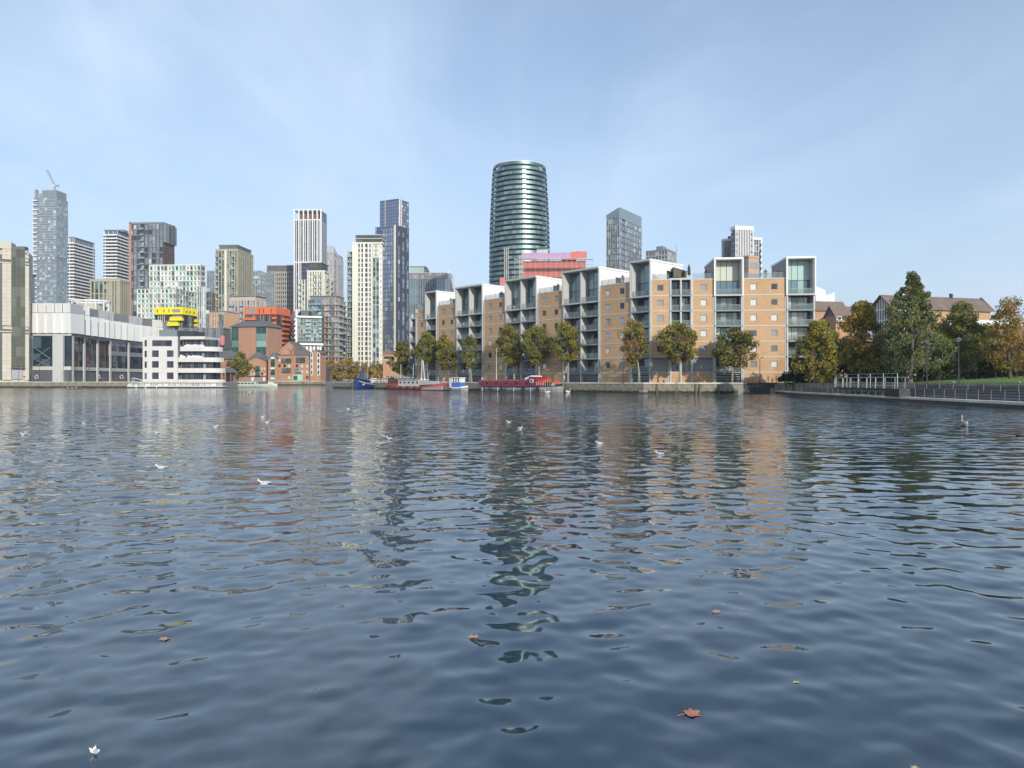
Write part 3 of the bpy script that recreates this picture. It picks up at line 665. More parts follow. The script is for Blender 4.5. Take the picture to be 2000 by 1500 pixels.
# white rooftop pavilion
pv = thing('rooftop_pavilion', 'white curved pergola pavilion standing on the exhibition hall roof', 'pavilion', (PX(176, 300), 300, zT+ZB-.6))
rr = 7.6; zt_ = PZ(590, 300) - (zT+ZB-.6)
for k in range(14):
    a = 2*math.pi*k/14; MB().box(-.25, .25, -.25, .25, 0, zt_).build('column', WHITE, pv, (rr*math.cos(a), rr*math.sin(a)*.7, 0))
MB().loft([[(r_*math.cos(a), r_*.7*math.sin(a), z) for a in np.linspace(0, 2*math.pi, 29)[:-1]] for r_, z in ((rr-.6, zt_-.05), (rr+.5, zt_-.05), (rr+.5, zt_+.55), (rr-.6, zt_+.55), (rr-.6, zt_-.05))], cap=False).build('ring_beam', WHITE, pv)
MB().tube([(0, 0, 0), (0, 0, zt_-.8)], rr*.62, 16).build('drum', STONE, pv)

# white terraced building on the dock edge
t = Bld('office_building', 'white panelled four-storey waterside building with terraces rounding its right end', 'office building', 289, 347, 347, 657, 246, th=2, D=18)
Wp = mat('white_panel', (.60, .575, .55), .6, var=.06, scale=.5, rnd=.2)
fz = [0, t.z(723.5), t.z(702.5), t.z(681.5), t.z(657)]
hl = []
for j in range(3):
    for px in (303.5, 332.5): uc = t.u(px); hl.append((uc-1.15, uc+1.15, fz[j]+.9, fz[j]+3.1))
hl.append((t.u(297), t.u(336), fz[3]+.9, fz[3]+2.9))
holes_wall(MB(), 0, t.W, 0, fz[4], hl, 0, .4).build('wall', Wp, t.root)
t.body(CONC_D, .45, name='inner_wall', z1=fz[4]-.3)
WDK = glass('dark_window', (.02, .025, .035), (.12, .13, .15), cell=(1.5, 60, 60), metal=.45, frac=.3)
for h in hl: t.piece('window', 'F', h[0], h[1], h[2], h[3], -.28, .1, WDK)
MB().box(-2.2, -.0, .8, 15, 0, fz[4]-.1).build('stair_wing', Wp, t.root)
for j in range(4): MB().box(-1.5, -.8, .74, .9, fz[j]+.9, fz[j]+3.0).build('window', WDK, t.root)
# curved terraces
for j in range(4):
    xr_ = [428, 428, 425, 423][j]; ur = t.u(xr_); ul = t.u([348, 348, 348, 352][j]); z = fz[j]
    n = 8; rc = 5.0
    plan = [(ul, 0), (ur-rc, 0)] + [(ur-rc+rc*math.sin(a), rc-rc*math.cos(a)) for a in np.linspace(.2, math.pi/2, 6)] + [(ur-6.5, 14), (ul, 14)]
    ins = [(ul+.2, 1.6), (ur-rc-1, 1.6)] + [(ur-rc-1+(rc-1)*math.sin(a), 1.6+(rc-1)-(rc-1)*math.cos(a)) for a in np.linspace(.2, math.pi/2, 6)] + [(ur-8, 13.8), (ul+.2, 13.8)]
    MB().prism(plan, z-.75 if j else 0, z+.75).build('terrace_band', Wp, t.root)
    if j < 3 or True:
        top = fz[j+1]-.76 if j < 3 else fz[4]-.9
        MB().prism(ins, z+.7, top).build('inner_wall', CONC_D, t.root)
        nb = 9; a0 = ul+.4; a1 = ur-rc-1
        for i in range(nb):
            w = (a1-a0)/nb; MB().box(a0+i*w+.05, a0+(i+1)*w-.05, 1.5, 1.58, z+.8, top-.05).build('window', WDK, t.root)
        for k in range(4, 9):
            q0, q1 = ins[2+k-4], ins[min(3+k-4, 8)]
            v = Vector((q1[0]-q0[0], q1[1]-q0[1])); 
            MB().box(.03, v.length-.03, -.1, -.02, z+.8, top-.05).build('window', WDK, t.root, (q0[0], q0[1], 0), math.atan2(v.y, v.x))
    for i in range(10):     # white terrace planters and seats along the edge
        if j in (2, 3) and R.random() < .85: MB().box(-.45, .45, -.2, .2, 0, .45+R.random()*.4).build('terrace_screen', WHITE, t.root, (ul+1+i*(ur-rc-ul)/10, .35, z+.75))
MB().prism([(t.u(352), -.0), (t.u(400), 0), (t.u(400), 12), (t.u(352), 12)], fz[4]-1.0, fz[4]).build('roof_band', Wp, t.root)
MB().box(t.u(302), t.u(337), 3, 12, fz[4], t.z(643)).build('plant_room', GREYM, t.root); MB().box(t.u(338), t.u(368), 4, 12, fz[4], t.z(645)).build('plant_room', DARKM, t.root)

# pontoon in front
pt = thing('pontoon', 'long white floating pontoon moored below the white terraced building', 'pontoon', (PX(255, 238), 236, 0))
Lp = PX(440, 238)-PX(255, 238)
MB().box(0, Lp, 0, 3.5, -.3, .25).build('float', DARKM, pt); MB().box(0, Lp, -.1, 3.6, .35, .6).build('deck', WHITE, pt)
for i in range(16): MB().box(-.8, .8, -.16, -.1, .62, 1.35).build('fender_panel', mat('worn_white', (.55, .54, .48), .7, var=.35, scale=3, rnd=.7), pt, (1+i*Lp/16, 0, 0))
for i in range(12): MB().tube([(i*Lp/12, 3.2, .6), (i*Lp/12, 3.2, 1.7)], .05).build('rail_post', WHITE, pt)
MB().tube([(0, 3.2, 1.7), (Lp, 3.2, 1.7)], .04).build('handrail', WHITE, pt)
for x in (3, 6, 9.5): MB().tube([(x, -.3, -1), (x, -.3, 1.0)], .14).build('mooring_pile', WHITE, pt)
gw = thing('gangway', 'white sloping gangway ramp at the left end of the long pontoon', 'gangway', (PX(255, 239), 240, 0))
MB().face([(0, 0, 2.2), (6, 0, .7), (6, 1.2, .7), (0, 1.2, 2.2)]).box(0, .05, 0, 1.2, 1.9, 2.3).build('deck', WHITE, gw)
for y in (0, 1.2):
    MB().tube([(0, y, 3.2), (6, y, 1.7)], .05).tube([(0, y, 2.2), (0, y, 3.2)], .05).tube([(3, y, 1.45), (3, y, 2.45)], .05).tube([(6, y, .7), (6, y, 1.7)], .05).build('handrail', WHITE, gw)

# ------------------------------------------------------------------ distant towers, left to right
def gl(n, d, l, **k): return glass(n, d, l, **k)
# unfinished glass tower with crane
G_A = gl('silver_blue_glass', (.22, .255, .255), (.55, .60, .60), cell=(3.4, 3.4, 3.3), frac=.3, metal=.6, rough=.18)
b = Bld('skyscraper', 'tallest slender grey glass tower on the left, with a crane on its bare top', 'skyscraper', 66, 111, 133, 371, 880, th=3)
b.body(GREYM, .6, z1=b.z(385))
zs0, zs1 = 0, b.z(386)
b.grid('F', 0, b.W, 0, b.z(508), 5, 24, .7, .55, GREYM, MIDP, G_A, single=False); b.grid('F', 0, b.W, b.z(501), zs1, 5, 23, .7, .55, GREYM, MIDP, G_A, single=False)
b.grid('R', 0, b.D, 0, b.z(508), 4, 24, .9, .55, GREYM, MIDP, G_A, single=False); b.grid('R', 0, b.D, b.z(501), zs1, 4, 23, .9, .55, GREYM, MIDP, G_A, single=False)
for i, px in enumerate((68, 75, 84, 94, 103)): b.piece('pale_window', 'F', b.u(px), b.u(px)+2.2, b.z(506), b.z(502), .1, .4, PANE_W)  # row of panes in the white blind colour
me = MB().box(-1.6, 5, -1.6, 5, 0, .35).box(-1.6, -1.4, -1.6, 5, .35, 1.3).box(-1.6, 5, -1.6, -1.4, .35, 1.3).mesh('balcony', WHITE)
for j in range(40): link('balcony', me, b.root, (0, 0, j*zs1/40+1.5))
b.box('unfinished_crown', b.u(82), b.W-.5, .5, b.D*.9, zs1, b.z(371), GREYM); b.box('unfinished_crown', .5, b.u(81), 2, 14, zs1, b.z(377), CONC_D); b.box('core_wall', .6, 2.5, 1, 5, zs1, b.z(369), CONC_D)
cr = thing('tower_crane', 'luffing crane with its jib raised, on top of the tallest grey tower', 'crane', (PX(107, 885), 885, PZ(372, 885)))
def lattice(p, q, w, n, name, m, parent):
    p, q = Vector(p), Vector(q); d = (q-p); s_ = d.normalized().orthogonal().normalized()*w; u_ = d.normalized().cross(s_); mb = MB()
    C = [s_+u_, s_-u_, -s_-u_, -s_+u_]
    for c in C: mb.tube([p+c, q+c], w*.28, 4)
    for i in range(n):
        a_, b_ = p+d*(i/n), p+d*((i+1)/n)
        for k in range(4): mb.tube([a_+C[k], b_+C[(k+1) % 4]], w*.16, 3)
    return mb.build(name, m, parent)
CRN = mat('crane_steel', (.30, .27, .28), .6, var=.1)
lattice((0, 0, 0), (0, 0, 6), .8, 3, 'mast', CRN, cr); lattice((0, 0, 6), (PX(92, 885)-PX(107, 885), 0, PZ(331, 885)-PZ(372, 885)), .7, 12, 'jib', CRN, cr)
MB().box(-1, 1, -1, 1, 4.5, 6.5).build('cab', WHITE, cr); MB().box(1, 5, -1, 1, 5, 6.5).build('counterweight', CONC_D, cr)
MB().tube([(-8.9, 0, 25), (-8.9, 0, 16)], .06, 4).build('hoist_rope', DARKM, cr)
b = Bld('tower_block', 'small dark-roofed block squeezed between the beige office and the tallest grey tower', 'tower block', 52, 64, 70, 540, 700)
b.body(GREYM); b.grid('F', 0, b.W, 0, b.H, 2, 20, .5, 1.1, MIDP, MIDP, G_A); b.box('roof', -.3, b.W+.3, -.3, b.D, b.H, b.H+2, DARKM)

# two white-banded residential towers
G_B = gl('brown_glass', (.045, .038, .035), (.22, .20, .19), cell=(3, 3, 3), frac=.3, metal=.4)
def banded(b, ztop, nf, crown):
    b.body(G_B, 1.2, name='glazed_wall', z1=ztop)
    b.slabs([j*ztop/nf for j in range(nf+1)], ztop/nf*.40, .0, WHITE)
    me = boxmesh('rail_band', b.W, .1, .6, PANE_G)
    for fc, ln in (('F', b.W), ('R', b.D)):
        n = max(3, int(ln/4.5)); m2 = boxmesh('partition', .35, 1.1, ztop, G_B)
        for i in range(n+1): b.put('partition', m2, fc, min(i*ln/n, ln-.4), 0, -.12)
    b.box('crown_glazing', 1, b.W-1, 1, b.D-1, ztop, crown, TALL_G); b.box('roof', .2, b.W-.2, .2, b.D-.2, crown, crown+.6, GREYM)
    n = max(3, int(b.W/3)); 
    for i in range(n+1): b.piece('crown_post', 'F', min(i*b.W/n, b.W-.3), min(i*b.W/n, b.W-.3)+.3, ztop, crown, -.6, .35, WHITE)
    n = max(3, int(b.D/4))
    for i in range(n+1): b.piece('crown_post', 'R', min(i*b.D/n, b.D-.35), min(i*b.D/n, b.D-.35)+.3, ztop, crown, -.6, .35, GREYM)
b = Bld('tower_block', 'white-banded residential tower directly right of the tallest grey tower', 'residential tower', 133, 145, 186, 463, 620, th=3); banded(b, b.z(476), 42, b.z(464)); 
b = Bld('tower_block', 'narrow white-banded residential tower left of the brown brick tower', 'residential tower', 202, 229, 256, 449, 600, th=3); banded(b, b.z(460), 44, b.z(450)); b.box('plant_room', 8, 14, 5, 12, b.z(450), b.z(446), GREYM)

# brown tower
G_C = gl('slate_glass', (.17, .20, .22), (.62, .62, .60), cell=(2.2, 2.2, 3.2), frac=.22, metal=.5)
b = Bld('tower_block', 'dark brown brick tower with slate glass bays and a jutting top section', 'residential tower', 253, 319, 341, 433, 560, th=4)
BRD = mat('dark_brown_brick', (.085, .062, .05), .8, var=.15)
b.body(BRD, .6); nf = 27
b.grid('F', 0, b.W, 0, b.H-1.5, 9, nf, .5, .75, BRD, GREYM, [G_C, G_C, G_C, PANE_D], pname='brick_pier', single=True, balc=(3,), bm=GREYM)
b.grid('R', 0, b.D, 0, b.H-1.5, 6, nf, 1.6, 1.0, BRD, BRD, [PANE_D, G_C], pname='brick_pier')
b.piece('brick_edge', 'F', -.2, 1.6, 0, b.H, .3, .8, BRICK_R); b.box('roof_band', -.2, b.W+.4, -.3, b.D, b.H-1.5, b.H-.2, GREYM)
b.box('upper_overhang', b.W+.02, b.W+1.6, .3, b.D+.5, b.z(473), b.H-1.6, GREYM); b.box('overhang_strip', b.W+1.62, b.W+1.7, b.D*.35, b.D*.55, b.z(472), b.H-2, BRD)
for j in range(12):
    b.piece('window', 'R', b.D*.62, b.D*.9, b.z(472)+j*1.25, b.z(472)+j*1.25+.8, 1.7, .1, PANE_D)
# olive low block in front of the towers
G_D = gl('green_black_glass', (.03, .05, .05), (.34, .40, .36), cell=(2, 2, 2.6), frac=.3, metal=.45)
b = Bld('apartment_building', 'olive framed apartment block in front of the white-banded towers', 'apartment block', 176, 234, 254, 545, 420, th=2)
b.body(OLIVE, .6); b.grid('F', 0, b.W*.6, 0, b.H-1.4, 4, 8, .8, .5, OLIVE, OLIVE, G_D); b.grid('F', b.W*.64, b.W, 0, b.H-.6, 4, 8, .9, .15, OLIVE, OLIVE, G_D)
b.grid('R', 0, b.D, 0, b.H-1, 5, 8, 1.2, .3, OLIVE, OLIVE, [G_D, PANE_D]); b.box('parapet', -.2, b.W+.2, -.2, b.D, b.H-1.4, b.H, OLIVE)

# patterned honeycomb block, upper box and lower wing
PATT = [mat('pattern_white', (.62, .62, .56), .6, var=.1, rnd=.4), mat('pattern_mint', (.42, .56, .48), .5, var=.1, rnd=.4), mat('pattern_grey', (.30, .33, .33), .6, var=.1, rnd=.4)]
hexm = {}
def patterned(b, fc, u0, u1, z0, z1, cw, ch):
    nb = int((u1-u0)/cw); nf = int((z1-z0)/ch); cw = (u1-u0)/nb; ch = (z1-z0)/nf
    for j in range(nf):
        for i in range(nb):
            m = R.choice((0, 0, 0, 1, 1, 2)) if (i*7+j*3) % 5 else 0; v = R.randrange(3); k = (round(cw, 2), round(ch, 2), m, v)
            if k not in hexm:
                q = MB(); w, h = cw-.06, ch-.06; t_ = [.42, .62, .50][v]; s_ = [.1, -.25, .3][v]
                o = [(0, 0), (w, 0), (w, h), (0, h)]; n_ = [(t_+max(s_, 0), t_), (w-t_, t_+max(-s_, 0)), (w-t_-max(s_, 0), h-t_), (t_, h-t_-max(-s_, 0))]
                for a in range(4):
                    c_ = (a+1) % 4; q.face([(o[a][0], -.3, o[a][1]), (o[c_][0], -.3, o[c_][1]), (n_[c_][0], 0, n_[c_][1]), (n_[a][0], 0, n_[a][1])], 0)
                q.face([(x, 0, z) for x, z in n_], 1); hexm[k] = q.mesh('facade_cell', [PATT[m], G_D if v != 1 else G_C])
            b.put('facade_cell', hexm[k], fc, u0+i*cw+.03, z0+j*ch+.03, .02)
b = Bld('apartment_building', 'upper patterned block clad in pale honeycomb panels', 'apartment block', 292, 392, 401, 517, 400, th=3)
b.body(PATT[0], .1); patterned(b, 'F', 0, b.W, b.z(580), b.H-.4, 1.95, 2.5); patterned(b, 'R', 0, b.D, b.z(590), b.H-.4, 3.2, 2.5); b.box('parapet', -.1, b.W+.1, -.1, b.D, b.H-.35, b.H+.2, PATT[0])
b = Bld('apartment_building', 'lower patterned wing with blue-grey balconies behind the yellow topped block', 'apartment block', 268, 345, 390, 563, 368, th=3)
b.body(PATT[2], .1); patterned(b, 'F', 0, b.W, 2, b.H-.3, 1.9, 2.4); patterned(b, 'R', 0, b.D, 2, b.H-.3, 3.0, 2.4)
for i in range(9):
    for j in range(6): b.put('balcony', boxmesh('balcony', 2.6, .9, .9, MATS['balustrade_glass']), 'F' if i < 5 else 'R', (b.W*(.2+i*.17) if i < 5 else b.D*(.1+(i-5)*.22)), 4+j*4.2, .9)
# pale glass slab, dark wing
b = Bld('office_building', 'pale green glass slab peeking out left of the olive stone tower', 'office building', 404, 424, 424, 529, 740); b.body(TALL_G, .3); b.grid('F', 0, b.W, 0, b.H, 4, 26, .3, .9, MIDP, MATS['tall_glass'], G_A, single=False); b.box('roof', 0, b.W, 0, 5, b.H, b.H+.8, CONC)
b = Bld('apartment_building', 'dark framed block between the patterned wing and the olive stone tower', 'apartment block', 398, 414, 421, 571, 460, th=2); b.body(DARKM); b.grid('F', 0, b.W, 0, b.H, 3, 13, .4, .7, GREYM, GREYM, [G_D, PANE_D]); b.grid('R', 0, b.D, 0, b.H, 3, 13, .4, .7, BRICK_B, BRICK_B, PANE_D)
b = Bld('office_building', 'slim blue grey glazed stair tower right of the yellow topped block', 'office building', 385, 398, 402, 560, 345); b.body(GREYM); b.grid('F', 0, b.W, 0, b.H, 3, 15, .2, .4, SILVER, GREYM, [G_C, TALL_G]); b.grid('R', 0, b.D, 0, b.H, 2, 15, .2, .4, SILVER, GREYM, [G_C, TALL_G])

# olive stone tower
b = Bld('tower_block', 'olive stone apartment tower with green glass bays and a dark glass crown', 'residential tower', 421, 464, 495, 486, 560, th=4)
b.body(OLIVE, .7); nf = 21
b.grid('F', 0, b.W*.42, 0, b.H-1.6, 3, nf, .7, .55, OLIVE, G_D, G_D, balc=(0,), bm=OLIVE, fin=.1); b.piece('stone_pier', 'F', b.W*.42, b.W*.50, 0, b.H-.8, .2, .8, CREAM)
b.grid('F', b.W*.5, b.W, 0, b.H-1.6, 4, nf, .8, .5, OLIVE, OLIVE, [G_D, G_C], balc=(2,), bm=GREYM)
b.grid('R', 0, b.D, 0, b.H-1.6, 9, nf, 1.6, .35, OLIVE, OLIVE, [G_D, PANE_D], pname='stone_pier'); b.box('parapet', -.1, b.W+.15, -.1, b.D, b.H-1.6, b.H, OLIVE)
b.box('crown_glazing', 2, b.W-1, 2, b.D-2, b.H, b.z(478.5), SLATE); b.box('roof', 1.6, b.W-.6, 1.6, b.D-1.6, b.z(478.5), b.z(477), GREYM)
# glass slivers and grid office
b = Bld('office_building', 'low green glass office right of the olive stone tower', 'office building', 490, 508, 523, 528, 760); b.body(GREYM); b.grid('F', 0, b.W, 0, b.H, 4, 24, .4, .8, MIDP, G_A, G_A, single=False); b.grid('R', 0, b.D, 0, b.H, 4, 24, .4, .8, OLIVE, OLIVE, G_A, single=False)
b = Bld('office_building', 'grey gridded stone office with a dark louvred crown left of the striped tower', 'office building', 521, 579, 579, 519, 640, th=2, D=40)
b.body(TAUPE, .6); b.grid('F', 0, b.u(535), 0, b.z(526), 3, 24, .4, .6, GREYM, G_A, G_A, single=False); b.grid('F', b.u(536), b.W, 0, b.z(533), 11, 24, .9, 1.1, TAUPE, TAUPE, PANE_D, pname='stone_pier')
b.box('louvred_crown', .2, b.W, .1, b.D, b.z(529), b.z(519), SLATE); b.box('crown_trim', 0, b.W, -.2, b.D, b.z(519), b.z(517.5), MIDP); b.box('plant_room', b.u(545), b.W, 4, 20, b.z(517.5), b.z(516), GREYM)

# white striped hotel tower
HST = gl('plum_glass', (.055, .055, .085), (.16, .17, .22), cell=(2.4, 2.4, 3), frac=.3, metal=.45)
b = Bld('hotel_tower', 'tall tower with bold white vertical fins and a crown of white posts', 'hotel tower', 574, 627.5, 638.5, 409, 600, th=4)
b.body(HST, .6, z1=b.z(428)); zt = b.z(430); zl = b.z(512)
nfin = 12
for i in range(nfin+1):
    u = min(i*b.W/nfin, b.W-.75); wide = .95 if i % 2 == 0 else .5
    b.piece('white_fin', 'F', u, u+wide, (zl if 3 < i < 12 else 0), b.z(408) if i % 2 == 0 else zt, .5, 1.1, WHITE)
me = boxmesh('window_band', b.W, .1, 1.9, HST); ms = boxmesh('spandrel', b.W-.02, .3, .9, mat('plum_spandrel', (.10, .09, .12), .5, var=.1))
for j in range(int(zt/3.4)): b.put('window_band', me, 'F', 0, j*3.4+1.0, -.2); b.put('spandrel', ms, 'F', .01, j*3.4, -.1)
b.piece('floor_band', 'F', 0, b.W-.1, zl-.5, zl+.5, .45, .9, WHITE); b.piece('crown_band', 'F', .1, b.W-.1, b.z(410), b.z(408.5), .3, .8, WHITE); b.piece('crown_band', 'F', .1, b.W-.1, b.z(430), b.z(428), .3, .8, WHITE)
b.grid('R', 0, b.D, b.z(512), zt, 3, 24, .5, .8, GREYM, MIDP, HST, single=True); b.piece('side_band', 'R', 0, b.D, zt, b.z(411), -.1, .4, HST); b.piece('white_fin', 'R', 0, .6, 0, b.z(408), .3, .8, WHITE)
b.box('core_wall', 3, b.W-3, 4, b.D-2, b.z(430), b.z(414), BRICK_B); b.box('roof_trim', .1, b.W, 1.2, b.D, b.z(411.5), b.z(410), WHITE)
# tapered pinkish office tower behind
b = Bld('skyscraper', 'pinkish grey tower with a sloped shoulder roof right of the striped tower', 'skyscraper', 636, 652, 671, 492, 790, th=4)
b.body(TAUPE, .5); PK = mat('pink_stone', (.42, .38, .37), .7, var=.05)
b.grid('F', 0, b.W, 0, b.H-.5, 6, 32, .9, .9, PK, PK, G_C, single=False); b.grid('R', 0, b.D, 0, b.z(500), 7, 32, .9, .9, PK, PK, G_C, single=False)
MB().prism([(0.2, .2), (b.W-.2, .2), (b.W-.2, b.D-.2), (.2, b.D-.2)], [b.H-.5, b.H-.5, b.z(508), b.z(508)], [b.z(478), b.z(481), b.z(507), b.z(505)]).build('sloped_roof', MIDP, b.root)
b = Bld('skyscraper', 'outer wing of the pinkish grey tower, lower and further right', 'skyscraper', 655, 660, 671, 509, 800); b.body(PK); b.grid('R', 0, b.D, 0, b.H, 5, 30, .9, .9, PK, PK, G_C, single=False)

# cream stepped block with glazed crown
CW = gl('cream_window', (.05, .07, .065), (.40, .46, .42), cell=(2, 2, 3), frac=.3, metal=.35)
b = Bld('apartment_building', 'cream stepped apartment block with a grey glazed crown before the striped tower', 'apartment block', 600, 634, 652, 528, 520, th=4)
b.body(CREAM, .6); b.grid('F', 0, b.W, 0, b.H-1, 7, 20, 1.0, .6, CREAM, CREAM, [CW, CW, G_D], balc=(3, 5), bm=CREAM, pname='cream_pier', fin=.15); b.grid('R', 0, b.D, 0, b.z(536), 6, 19, 1.1, .6, CREAM, CREAM, [CW, G_D], balc=(1, 4), bm=CREAM, pname='cream_pier', fin=.1)
b.box('parapet', -.1, b.W+.2, -.2, b.D*.5, b.H-1, b.H, CREAM)
b.box('crown_glazing', b.u(602), b.u(626), 2, 16, b.H, b.z(513), MATS['olive_glass']); b.box('roof', b.u(601), b.u(628), 1.4, 17, b.z(513), b.z(511.5), GREYM)
b = Bld('apartment_building', 'lower left wing of the cream stepped block, banded with balconies', 'apartment block', 584, 601, 601, 546, 528, D=12); b.body(CREAM, .6); b.grid('F', 0, b.W, 0, b.H, 3, 18, .9, .7, CREAM, CREAM, CW, balc=(0,), bm=GREYM, pname='cream_pier')
# curved glass block with copper fins
b = Bld('apartment_building', 'balconied glass block with copper coloured vertical fins by the channel', 'apartment block', 602, 660, 675, 577, 460, th=6)
COP = mat('copper_fin', (.50, .27, .15), .6, var=.1); G_E = gl('teal_glass', (.07, .105, .105), (.52, .58, .55), cell=(2, 2, 2.9), frac=.3, metal=.5)
b.body(GREYM, .8); b.grid('F', 0, b.W, 0, b.H-2.4, 9, 14, .2, .5, GREYM, GREYM, [G_E, G_E, TALL_G], balc=(0, 1, 2, 3, 5, 6, 8), bm=GREYM); b.grid('R', 0, b.D, 0, b.H-2.4, 6, 14, .3, .5, GREYM, GREYM, G_E, balc=(0, 1, 2, 4, 5), bm=GREYM)
for px in (634, 641, 654): b.piece('copper_fin', 'F', b.u(px), b.u(px)+.8, 0, b.H-2, .5, 1, COP)
b.piece('copper_fin', 'R', 1, 2.2, 0, b.H-2, .4, 1, COP); b.box('penthouse_glazing', 2, b.W-2, 1.5, b.D-2, b.H-2.4, b.H-.4, TALL_G); b.box('roof', .5, b.W-.3, .2, b.D-.5, b.H-.4, b.H, GREYM)
for k, zz_ in enumerate(range(14)): 
    if k < 12: MB().tube([(2.8, .2, 0), (2.8, .2, .35)], 3.6, 14).build('curved_slab', GREYM, b.root, (0, 0, 1.2+k*(b.H-2.4)/14*.95))
MB().tube([(2.8, .2, 1), (2.8, .2, b.z(607))], 3.1, 14).build('curved_glazing', G_E, b.root)
b = Bld('apartment_building', 'narrow dark balconied block just left of the tall cream tower', 'apartment block', 655, 676, 680, 640, 468, th=2); b.body(DARKM); b.grid('F', 0, b.W, 0, b.H, 3, 8, .3, .7, GREYM, GREYM, [G_E, PANE_D], balc=(0, 1, 2), bm=GREYM)
b = Bld('apartment_building', 'thin tan building glimpsed in the gap beside the tall cream tower', 'apartment block', 668, 679, 679, 618, 580); b.body(BRICK_O); b.grid('F', 0, b.W, 0, b.H, 2, 12, .8, 1.2, COP, COP, CW)

# tall cream tower
b = Bld('tower_block', 'tall cream residential tower with close vertical piers and a green glass crown', 'residential tower', 688, 747, 749.5, 473, 480, th=1)
b.body(CREAM, .7); W_ = b.W
b.grid('F', b.u(697), b.u(727), 0, b.H-1, 4, 28, .95, .8, CREAM, CREAM, [PANE_D, PANE_D, CW], pname='cream_pier', fin=.25, dep=.7)
b.grid('F', b.u(727.6), b.u(741), 0, b.z(504), 2, 26, .35, .75, CREAM, MATS['tall_glass'], [CW, TALL_G, PANE_D], pname='cream_pier')
b.grid('F', b.u(727.6), b.u(741), b.z(503), b.H-1.5, 3, 3, .8, .7, CREAM, CREAM, [PANE_D], pname='cream_pier')
b.piece('cream_pier', 'F', 0, b.u(697), 0, b.H-1.2, .15, 1.1, CREAM); b.piece('cream_pier', 'F', b.u(741), b.W, 0, b.H-2, .15, 1.1, CREAM)
b.piece('white_fin', 'F', b.u(709.5), b.u(711.5), 0, b.H, .5, 1, WHITE); b.piece('white_fin', 'F', b.u(720), b.u(721.5), 0, b.H, .5, 1, WHITE); b.piece('white_fin', 'F', b.u(694), b.u(695.5), 0, b.H, .35, .6, WHITE)
for j in range(24): b.piece('window', 'F', b.u(743.5), b.u(744.6), j*b.H/24.4+1.2, j*b.H/24.4+2.4, .18, .1, PANE_D)
b.box('crown_glazing', b.u(694), b.u(745), 1, 14, b.H-.2, b.z(459), MATS['olive_glass']); b.box('roof', b.u(693), b.u(746), .6, 15, b.z(459), b.z(457.5), MIDP); b.box('crown_rail', b.u(693), b.u(746), .7, 14.6, b.z(466), b.z(464.6), MIDP); b.box('parapet', 0, b.W, -.1, 6, b.H-1, b.H, CREAM)
b = Bld('tower_block', 'lower glazed wing attached to the left of the tall cream tower', 'residential tower', 678, 689, 689, 491, 485, D=14); b.body(CREAM, .6)
b.grid('F', 0, b.W, 0, b.H, 2, 23, .25, .8, CREAM, CREAM, [CW, TALL_G, G_D], balc=(0, 1), bm=CREAM)

# blue glass tower
G_F = gl('blue_glass', (.19, .24, .31), (.60, .63, .64), cell=(2.6, 2.6, 3.2), frac=.22, metal=.6)
G_F2 = gl('deep_blue_glass', (.19, .24, .34), (.18, .22, .34), cell=(2.6, 2.6, 3.2), frac=.4, metal=.65)
BLM = mat('blue_frame', (.10, .12, .17), .5, metal=.3, var=.06)
b = Bld('skyscraper', 'tallest blue glass tower in two stepped volumes with cream vertical strips', 'skyscraper', 747, 777, 799, 440, 560, th=28)
b.body(BLM, .6); nf = 33
b.grid('F', 0, b.W, 0, b.H-1, 6, nf, .25, .4, BLM, BLM, G_F); b.grid('R', 0, b.D, 0, b.H-1, 5, nf, .5, .4, BLM, BLM, [G_F, G_F, PANE_D])
b.piece('cream_strip', 'F', b.u(769.5), b.u(773.5), 0, b.H+.4, .25, .8, CREAM); b.piece('dark_strip', 'F', b.u(773.7), b.u(776), 0, b.H+.2, .1, .6, DARKM); b.box('parapet', -.1, b.W+.1, -.1, b.D+.1, b.H-1, b.H, BLM)
for px in (782, 790.5): b.piece('dark_strip', 'R', b.r(px), b.r(px)+1.6, 0, b.H-1, .12, .6, DARKM)
b2 = Bld('skyscraper', 'upper set-back volume of the blue glass tower with white and red strips', 'skyscraper', 742, 777.5, 798.5, 388, 572, th=28)
b2.body(BLM, .5, z0=b.H-12); z0 = b.z(442)
b2.grid('F', 0, b2.W, z0, b2.H-1, 8, 9, .2, .25, BLM, BLM, G_F2); b2.grid('R', 0, b2.D, z0, b2.H-1, 6, 9, .2, .35, BLM, BLM, G_F)
b2.piece('white_strip', 'R', b2.r(779.5), b2.r(781.5), z0-3, b2.H+.6, .25, .8, WHITE); b2.piece('red_strip', 'R', b2.r(782), b2.r(783), z0-3, b2.H+.4, .2, .6, mat('dull_red', (.35, .1, .1), .6)); b2.piece('white_strip', 'R', b2.r(783.4), b2.r(784.6), z0-3, b2.H+.4, .2, .6, WHITE)
b2.box('parapet', 0, b2.W+.1, -.05, b2.D, b2.H-1, b2.H, BLM); b2.piece('corner_strip', 'F', b2.u(751.5), b2.u(753), z0, b2.H, .15, .6, MIDP)
b = Bld('skyscraper', 'low left shoulder of the blue glass tower beside the cream crown', 'skyscraper', 733, 746, 746, 443, 590, th=10, D=12); b.body(BLM, .5, z0=30); b.grid('F', 0, b.W, 40, b.H, 3, 20, .2, .4, BLM, BLM, G_F)

